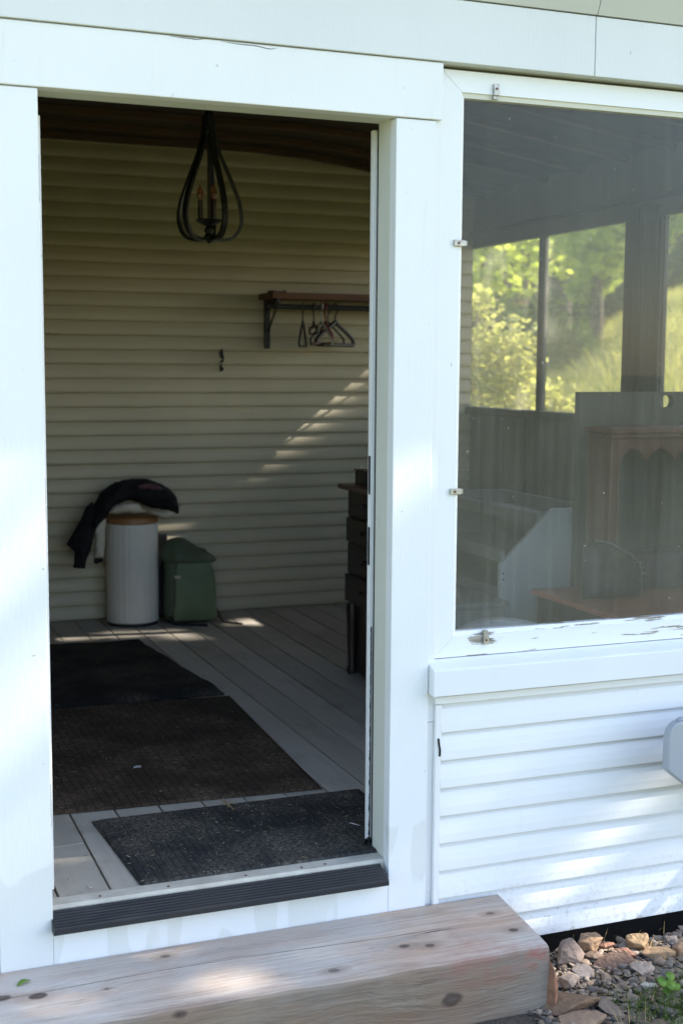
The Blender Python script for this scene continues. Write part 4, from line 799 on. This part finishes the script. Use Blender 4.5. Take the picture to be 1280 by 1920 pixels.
ST = [
 (1066, 1812, .085, .05, .085, 10, -8, (.27, .225, .215), 'upright grey-pink stone nearest the siding, right behind the step end'),
 (1106, 1790, .075, .05, .065, 25, 10, (.33, .235, .16), 'blocky tan stone under the siding, right of the grey-pink one'),
 (1194, 1782, .075, .05, .070, -35, 20, (.40, .30, .19), 'golden slab leaning against the dark gap under the siding'),
 (1233, 1797, .085, .055, .038, -8, 0, (.42, .31, .20), 'smooth tan sunlit stone right of the golden slab'),
 (1150, 1815, .11, .065, .026, -18, 14, (.17, .115, .095), 'flat dark brown slab in the middle of the gravel'),
 (1204, 1824, .060, .060, .026, -40, 16, (.50, .42, .38), 'pale pinkish wedge right of the flat dark brown slab'),
 (1172, 1795, .062, .030, .020, -38, 18, (.25, .145, .115), 'thin reddish sliver between the golden and the dark brown slab'),
 (1134, 1784, .048, .035, .034, -10, 5, (.30, .17, .125), 'small reddish stone below the siding edge'),
 (1064, 1852, .062, .045, .044, 15, -6, (.46, .39, .35), 'pale angular stone beside the step end'),
 (1070, 1892, .15, .075, .050, -6, -8, (.24, .165, .115), 'large flat brown stone in front of the step end'),
 (1147, 1898, .056, .070, .022, 30, 16, (.235, .20, .18), 'grey-brown flat rectangular stone near the bottom of the photo'),
 (1092, 1922, .10, .05, .034, -12, -10, (.32, .24, .185), 'tan stone cut by the bottom edge of the photo'),
 (1217, 1856, .046, .022, .024, -8, 0, (.62, .61, .60), 'small white stone below the pinkish wedge'),
 (1275, 1790, .050, .040, .040, 20, 0, (.45, .30, .21), 'pinkish stone at the right edge of the photo'),
 (1092, 1832, .060, .045, .030, 20, 8, (.225, .215, .23), 'bluish grey stone between the step end and the dark brown slab'),
 (1112, 1806, .062, .04, .028, 5, -5, (.20, .15, .13), 'dull brown stone under the blocky tan one'),
 (1128, 1885, .026, .022, .024, 20, 0, (.47, .44, .44), 'small greyish white pebble left of the rectangular stone'),
 (1258, 1769, .045, .035, .034, 0, 0, (.20, .195, .21), 'dark grey stone in the shade under the siding near the right edge'),
]
for i, s_ in enumerate(ST): stone('stone', *s_[:8], s_[8], 40 + i)
# the rust-red stone propped against the end of the beam
p = at(1022, 1815, 'y', -.36); me = MB().add([(1.256, -.375, -.335), (1.268, -.33, -.335), (1.300, -.36, -.335), (1.276, -.40, -.335), (1.258, -.37, -.165), (1.264, -.345, -.160), (1.287, -.365, -.225), (1.300, -.37, -.262), (1.270, -.395, -.20)], [(0, 1, 2, 3), (0, 4, 5, 1), (1, 5, 6), (1, 6, 7, 2), (2, 7, 3), (3, 7, 8), (0, 3, 8, 4), (4, 8, 6, 5), (8, 7, 6)])
tag(me.build('stone', stone_mat('rust_stone', (.27, .13, .075)), None, .003), 'rust-red upright stone propped against the end of the step', 'stone', 'loose stones beside the step')
# gravel: pebbles scattered as one mass
def icos():
    bm = bmesh.new(); bmesh.ops.create_icosphere(bm, subdivisions=2, radius=1); bm.verts.ensure_lookup_table(); V = np.array([v.co[:] for v in bm.verts]); Fq = np.array([[v.index for v in f.verts] for f in bm.faces]); bm.free(); return V, Fq
IV, IF = icos()
def gravel():
    Vs, Fs, k = [], [], 0; N = 11000
    for i in range(N):
        x = RNG.uniform(1.20, 2.5); y = RNG.uniform(-1.0, .06); s = RNG.choice([.006, .009, .012, .016, .021], p=[.32, .31, .22, .11, .04]) * RNG.uniform(.8, 1.2)
        n = np.array([.8, 1.1, .42]) * RNG.uniform(.7, 1.35, 3); V = IV.copy(); ph = RNG.uniform(0, 6, 3)
        for _ in range(7):
            d = RNG.normal(size=3); d /= np.linalg.norm(d); h = V @ d; c = RNG.uniform(.42, .78); V = V - np.outer(np.maximum(h - c, 0), d)
        V = V * n * s; a = RNG.uniform(0, 2 * pi); t = RNG.normal(0, .3); ca, sa = math.cos(a), math.sin(a); ct, st_ = math.cos(t), math.sin(t)
        V = V @ np.array([[1, 0, 0], [0, ct, -st_], [0, st_, ct]]) @ np.array([[ca, -sa, 0], [sa, ca, 0], [0, 0, 1]])
        V = V + np.array([x, y, GZ + s * .25 + RNG.uniform(-.004, .010) + ground_bump(x, y)]); Vs.append(V); Fs.append(IF + k); k += len(V)
    o = fast_mesh('gravel', np.vstack(Vs), np.vstack(Fs), 'gravel'); o.data.polygons.foreach_set('use_smooth', [True] * len(o.data.polygons)); return tag(o, 'loose mixed gravel beside the step and under the siding', 'gravel', kind='stuff')
gravel()
def blades(name, pts, hmin, hmax, wd, mat, lean, label, cat, seed):
    r = np.random.default_rng(seed); n = len(pts); a = r.uniform(0, 2 * pi, n); h = r.uniform(hmin, hmax, n); l = r.normal(0, lean, (n, 2)) * h[:, None]
    sx, sy = np.cos(a) * wd, np.sin(a) * wd; P = np.asarray(pts, float)
    mid = P + np.c_[l * .35, h * .55]; tip = P + np.c_[l, h * r.uniform(.75, 1, n)]; s3 = np.c_[sx, sy, np.zeros(n)]
    V = np.stack([P - s3, P + s3, mid + s3 * .7, mid - s3 * .7, tip + s3 * .12, tip - s3 * .12], 1).reshape(-1, 3); b = np.arange(n)[:, None] * 6
    Fq = np.vstack([b + np.array([0, 1, 2, 3]), b + np.array([3, 2, 4, 5])]); o = fast_mesh(name, V, Fq, mat); return tag(o, label, cat, kind='stuff')
pts = [(x, y, GZ - .01) for x, y in zip(RNG.normal(1.72, .16, 2600), RNG.normal(-.52, .12, 2600)) if y < -.30 - (1.85 - x) * .25 and x > 1.43]
blades('grass_tufts', pts, .02, .075, .0013, 'lawn', .55, 'short grass creeping over the gravel at the lower right corner', 'grass', 3)
pts = [(x, y, GZ + .006) for x, y in zip(RNG.uniform(1.3, 1.9, 260), RNG.uniform(-.55, -.05, 260))]
blades('straw_bits', pts, .004, .03, .0011, leaf_mat('straw_bits', (.42, .28, .10), (.55, .38, .16), .1), 1.8, 'dry straw bits lying between the stones', 'straw', 8)
# clover
p0 = at(1250, 1850, 'z', GZ + .035); cv = empty('clover_plant', (p0.x, p0.y, GZ), 'bright green clover sprig growing through the gravel near the right edge', 'plant')
for k, (dx, dz, sc_) in enumerate(((-.020, .022, 1.1), (.004, .034, 1.0), (.010, .006, 1.2), (.030, -.004, 1.0), (.0, -.012, .9))):
    c0 = Vector((p0.x + dx, p0.y - .2 * dz, p0.z + dz)); lfm = MB(); v = []
    for i in range(12):
        t = 2 * pi * i / 12; rr = .0135 * sc_ * (1 - .25 * max(0, math.cos(t - .4 * k)) ** 6); v.append(tuple(c0 + Vector((math.cos(t) * rr, math.sin(t) * rr * .75, math.sin(t) * rr * .65 + .002 * math.cos(2 * t)))))
    v.append(tuple(c0 + Vector((0, 0, -.002)))); lfm.add(v, [(i, (i + 1) % 12, 12) for i in range(12)], True)
    o = lfm.build('leaf', 'clover', cv); o.modifiers.clear(); s_ = o.modifiers.new('thick', 'SOLIDIFY'); s_.thickness = .0005
    MB().tube([(p0.x, p0.y, GZ), tuple((Vector((p0.x, p0.y, GZ)) + c0) / 2 + Vector((.003, 0, .006))), tuple(c0)], .0009, 6).build('stem', 'clover', cv)

# ================================================================ LAND AND TREES
def sstep(a, b, x): t = np.clip((x - a) / (b - a), 0, 1); return t * t * (3 - 2 * t)
def height(x, y):
    x = np.asarray(x, float); y = np.asarray(y, float); dx, dy = x + .5, y + 3.3; d = np.hypot(dx, dy); be = np.degrees(np.arctan2(dx, dy))
    far = sstep(5, 9, np.maximum(x, y - 4)) 
    h = .058 * np.maximum(d - 9, 0) * far * sstep(5, 20, be) * (1 - sstep(75, 110, be)); h = np.minimum(h, 4 + .02 * d)
    h = h + 1.55 * sstep(30.5, 36, be) * sstep(10, 30, d) * (1 - sstep(60, 100, be))
    near = sstep(-2.2, -1.2, y) * (1 - sstep(3.4, 4.5, x)) * sstep(-4, -3, x) * (1 - sstep(4, 5, y))
    return GZ - .3 * near + h + far * .12 * np.sin(x * .35) * np.sin(y * .3 + 1)
def land():
    g = np.concatenate([-np.geomspace(.5, 260, 60)[::-1], np.geomspace(.5, 260, 60)]); gx = g + 6; gy = g + 8
    gx = np.unique(np.round(np.concatenate([gx, np.linspace(-4, 6, 30)]), 3)); gy = np.unique(np.round(np.concatenate([gy, np.linspace(-6, 6, 30)]), 3))
    X, Y = np.meshgrid(gx, gy); Z = height(X, Y) - .004; V = np.c_[X.ravel(), Y.ravel(), Z.ravel()]; n = len(gx); j, i = np.meshgrid(np.arange(len(gy) - 1), np.arange(n - 1), indexing='ij'); k = (j * n + i).ravel()
    o = fast_mesh('ground', V, np.c_[k, k + 1, k + n + 1, k + n], 'meadow'); o.data.polygons.foreach_set('use_smooth', [True] * len(o.data.polygons)); tag(o, 'grassy ground rising to a meadow behind the porch', 'ground', kind='structure')
land()
gb = MB(); n = 30; V = [(1.0 + 2.3 * i / n, -1.3 + 1.45 * j / n, GZ + ground_bump(1.0 + 2.3 * i / n, -1.3 + 1.45 * j / n) + .002) for j in range(n + 1) for i in range(n + 1)]
gb.add(V, [(j * (n + 1) + i, j * (n + 1) + i + 1, (j + 1) * (n + 1) + i + 1, (j + 1) * (n + 1) + i) for j in range(n) for i in range(n)], True); gs = gb.build('gravel_bed', 'soil'); gs.modifiers.clear(); tag(gs, 'dark gravelly soil strip along the porch wall', 'ground', kind='structure')
def wedge(n, b0, b1, d0, d1, seed):
    r = np.random.default_rng(seed); be = np.radians(r.uniform(b0, b1, n)); d = np.sqrt(r.uniform(d0 ** 2, d1 ** 2, n)); x = -.5 + np.sin(be) * d; y = -3.3 + np.cos(be) * d; return np.c_[x, y, height(x, y)]
blades('meadow_grass', wedge(60000, 24, 41, 14, 40, 2), .3, .85, .012, 'grass', .25, 'tall sunlit meadow grass on the slope seen through the far windows', 'grass', 5)

def leaves(n, clumps, size, seed, squash=.8, hole=None):
    """leaf quads in clumps; clumps = list of (centre, radius)"""
    r = np.random.default_rng(seed); C = np.array([c for c, _ in clumps]); R = np.array([q for _, q in clumps]); w_ = R ** 2; k = r.choice(len(C), n, p=w_ / w_.sum())
    d = r.normal(size=(n, 3)); d /= np.linalg.norm(d, axis=1)[:, None]; rad = R[k] * r.uniform(0, 1, n) ** .42
    P = C[k] + d * rad[:, None] * np.array([1, 1, squash])
    if hole is not None: P = P[hole(P)]; n = len(P)
    u = r.normal(size=(n, 3)); u[:, 2] *= .6; u /= np.linalg.norm(u, axis=1)[:, None]; v = np.cross(u, r.normal(size=(n, 3))); v /= np.linalg.norm(v, axis=1)[:, None]
    s = size * r.uniform(.6, 1.3, n)[:, None]; nn = np.cross(u, v); 
    V = np.stack([P - u * s, P + v * s * .55 + nn * s * .12, P + u * s, P - v * s * .55 + nn * s * .12], 1).reshape(-1, 3); return V, np.arange(4 * n).reshape(-1, 4)
def crown_clumps(c, rx, rz, n, seed, rc=(.28, .45)):
    r = np.random.default_rng(seed); out = []
    for i in range(n):
        d = r.normal(size=3); d /= np.linalg.norm(d); q = r.uniform(.35, .95); out.append((np.array(c) + d * q * np.array([rx, rx, rz]), rx * r.uniform(*rc)))
    return out
def make_tree(name, x, y, h, rx, n, mat, bark, seed, label, low=.25, size=.16, group=None, nc=22, hole=None, squash=.8, trunk_r=None, cat='tree'):
    z = float(height(x, y)); t = empty(name, (x, y, z), label, cat, group); r = random.Random(seed)
    tr = trunk_r or h * .022; ct = z + h * (low + 1) / 2; rz = h * (1 - low) / 2
    pts = [(x, y, z - .2), (x + .1 * r.uniform(-1, 1), y, z + h * .15), (x + .3 * r.uniform(-1, 1), y + .3 * r.uniform(-1, 1), z + h * .45), (x, y, z + h * .85)]
    mb = MB().tube(catmull(pts, 5), [tr * (1.25 - 1.1 * i / 15) for i in range(16)], 10)
    for i in range(9):
        a = r.uniform(0, 2 * pi); zb = z + h * r.uniform(max(.15, low * .8), .7); L = rx * r.uniform(.5, .85); mb.tube(catmull([(x, y, zb), (x + math.cos(a) * L * .5, y + math.sin(a) * L * .5, zb + L * .28), (x + math.cos(a) * L, y + math.sin(a) * L, zb + L * .42)], 4), [tr * .42 * (1 - .8 * k / 8) for k in range(9)], 7)
    mb.build('trunk', bark, t)
    V, Fq = leaves(n, crown_clumps((x, y, ct), rx, rz, nc, seed), size, seed, squash, hole); fast_mesh('crown', V, Fq, mat, t); return t
def pol(be, d): a = math.radians(be); return -.5 + math.sin(a) * d, -3.3 + math.cos(a) * d
G1 = 'trees beyond the meadow'
for i, (be, d, h, rx, mt, bk, low, lab) in enumerate((
    (27.4, 39, 10, 2.6, 'leaf_bright', 'bark_red', .16, 'tree with a reddish bare trunk at the far left of the window view'),
    (29.3, 36.5, 10, 3.2, 'leaf_bright', 'bark', .12, 'bright leafy tree just left of the window mullion'),
    (32.3, 32, 8, 1.25, 'leaf_bright', 'bark', .10, 'tree with a bright drooping branch in the middle of the window view'),
    (31.0, 48, 12, 3.4, 'leaf_mid', 'bark', .14, 'green tree behind the bright drooping branch'),
    (34.6, 31, 9, 2.8, 'leaf_bright', 'bark', .13, 'sunlit tree hidden partly by the window post'),
    (37.4, 28.5, 9, 3.0, 'leaf_mid', 'bark', .12, 'green tree seen in the farthest right window'),
    (25.0, 42, 11, 3.6, 'leaf_mid', 'bark', .1, 'green tree at the edge of the left window pane'))):
    x, y = pol(be, d); make_tree('meadow_tree', x, y, h, rx, 5000 if rx > 2 else 3000, mt, bk, 20 + i, lab, low, .17, G1)
cl = []
for i in range(52):
    x, y = pol(19 + i * .36, 66 + 5 * math.sin(i * 1.7)); z = float(height(x, y)); cl += [(np.array([x, y, z + 1.5]), 3.4), (np.array([x, y, z + 6 + math.sin(i)]), 4.2), (np.array([x, y, z + 11]), 4.0)]
V, Fq = leaves(36000, cl, .46, 5); tag(fast_mesh('woodland', V, Fq, 'leaf_dark'), 'dark wooded edge behind the meadow trees', 'woods', kind='stuff')
def bush(x, y, h, rx, n, mt, seed, label, size=.06):
    z = float(height(x, y)); t = empty('bush', (x, y, z), label, 'bush', 'bushes below the trees'); r = random.Random(seed); mb = MB()
    for i in range(12): a = r.uniform(0, 2 * pi); q = rx * r.uniform(.3, .8); mb.tube([(x, y, z - .05), (x + math.cos(a) * q * .5, y + math.sin(a) * q * .5, z + h * .45), (x + math.cos(a) * q, y + math.sin(a) * q, z + h * .8)], [.02, .014, .006], 6)
    mb.build('stem', 'bark', t)
    V, Fq = leaves(n, crown_clumps((x, y, z + h * .5), rx, h * .46, 26, seed, (.22, .4)), size * .62, seed, .9); fast_mesh('foliage', V, Fq, mt, t); return t
x, y = pol(27.6, 13.0); bush(x, y, 2.35, 1.15, 16000, 'leaf_bush', 3, 'big pale sunlit bush filling the lower left of the far window view')
x, y = pol(25.9, 13.4); bush(x, y, 2.8, 1.0, 12000, 'leaf_bush', 13, 'tall pale bush behind the corner post of the far windows')
x, y = pol(31.3, 30.0); bush(x, y, 1.5, 1.1, 3000, 'leaf', 4, 'low green bush just right of the window mullion', .08)
x, y = pol(29.3, 33.0); bush(x, y, 2.2, 1.6, 4000, 'leaf', 6, 'dark green bush in the shade left of the window mullion', .1)

# the maple that shades the front of the porch; gaps cut in its crown along the sun rays place each sun patch
S_ = np.array(SUN[:])
GAPS = []
def gap(p, r): GAPS.append((np.array(p, float), r))
def gap_line(a, b, n, r):
    a, b = np.array(a, float), np.array(b, float)
    for i in range(n): gap(a + (b - a) * (i / max(1, n - 1)), r)
for px, py, wd in ((1215, 1476, 50), (1195, 1521, 120), (1120, 1580, 120), (1055, 1638, 110), (990, 1698, 60), (1230, 1702, 90), (1268, 1645, 20), (858, 1480, 40), (935, 1422, 24)):
    n_ = max(1, int(wd / 26))
    for k in range(n_): t_ = (k - (n_ - 1) / 2) * 26; gap(at(px + t_, py - .17 * t_, 'y', -.012), .036 if wd > 45 else .018)
gap((-.07, -.02, .50), .035); gap((-.10, -.02, .20), .02); gap((1.00, -.02, 1.15), .025)
gap((1.70, -.13, -.28), .11); gap((1.80, -.08, -.30), .09); gap((1.40, -.25, -.3), .05)
gap((.66, -.20, -.14), .03); gap((.44, -.30, -.14), .035); gap((.95, -.12, -.14), .015)
for px, py, wd in ((617, 700, 14), (588, 723, 20), (609, 747, 36), (556, 748, 14), (588, 771, 76), (560, 795, 100), (636, 796, 24), (514, 820, 76), (607, 819, 50), (416, 823, 26), (372, 848, 26), (488, 845, 60), (576, 843, 60), (328, 874, 30), (369, 873, 26), (442, 870, 40), (534, 868, 46), (331, 897, 26), (405, 896, 42), (369, 922, 40), (369, 946, 26),
                   (617, 1032, 40), (601, 1056, 52), (576, 1082, 56), (542, 1106, 52), (514, 1132, 44)):
    n_ = max(1, int(wd / 24))
    for k in range(n_): gap(at(px + (k - (n_ - 1) / 2) * 24, py, 'y', 3.832), -.012 + .026 * abs(math.sin(px * 1.3 + py * .7 + k * 2.1)))
gap_line((1.62, 3.45, 0), (1.95, 3.52, 0), 4, .07); gap_line((.60, 3.38, 0), (1.18, 3.38, 0), 5, .06); gap((1.20, 3.2, 0), .06); gap((1.37, 3.532, .325), .022); gap((1.28, 3.53, .22), .012); gap((.50, 2.45, .0), .06)
gap((.42, 1.70, 0), .06); gap((.56, .78, 0), .075); gap((.74, .35, .0), .07); gap((.30, .62, 0), .06); gap((.13, .40, 0), .07); gap((1.17, 3.62, .57), .05); gap((1.05, 3.62, .70), .04)
gap_line((.85, 3.84, .12), (.70, 3.84, .22), 3, .05)
def hole(P):
    keep = np.ones(len(P), bool)
    for T, r in GAPS:
        d = P - T; t = d @ S_; q = np.linalg.norm(d - t[:, None] * S_, axis=1); keep &= ~((q < r + .035) & (t > 2))
    return keep
TX, TY = 10.6, -.6
z0 = float(height(TX, TY)); mp = empty('maple_tree', (TX, TY, z0), 'broad leafy maple standing beside the porch and dappling it with shade', 'tree')
tm = MB().tube(catmull([(TX + 1.6, TY - 3.4, z0 - .3), (TX + 1.5, TY - 3.3, z0 + 2), (TX + 1.6, TY - 2.9, z0 + 5), (TX + 1.5, TY - 2.6, z0 + 9.4)], 5), [.30 - .016 * i for i in range(16)], 12)
for i in range(10):
    a = i * 2.4; tm.tube(catmull([(TX + 1.6, TY - 2.9, z0 + 3.4 + .42 * i), (TX + 1.6 + 1.1 * math.cos(a), TY - 2.9 + 1.3 * abs(math.sin(a)) * (1 if i % 2 else -.6), z0 + 4.3 + .42 * i), (TX + 1.4 + 2.2 * math.cos(a), TY - 2.6 + 3.4 * abs(math.sin(a)) * (1 if i % 2 else -.5), z0 + 5.0 + .42 * i)], 4), [.06 - .006 * k for k in range(9)], 7)
tm.build('trunk', 'bark', mp)
cc = crown_clumps((TX, TY + 1.2, z0 + 6.8), 3.6, 2.9, 60, 77, (.26, .36)) + [(np.array([TX + .3 * math.sin(i), yy, zz]), 1.25) for i, (yy, zz) in enumerate([(y_, z_) for y_ in (-3.2, -1.6, 0, 1.6, 3.2) for z_ in (5.2, 6.6, 8.0)])]
V, Fq = leaves(26000, cc, .125, 78, .85, hole); fast_mesh('crown', V, Fq, 'leaf', mp)
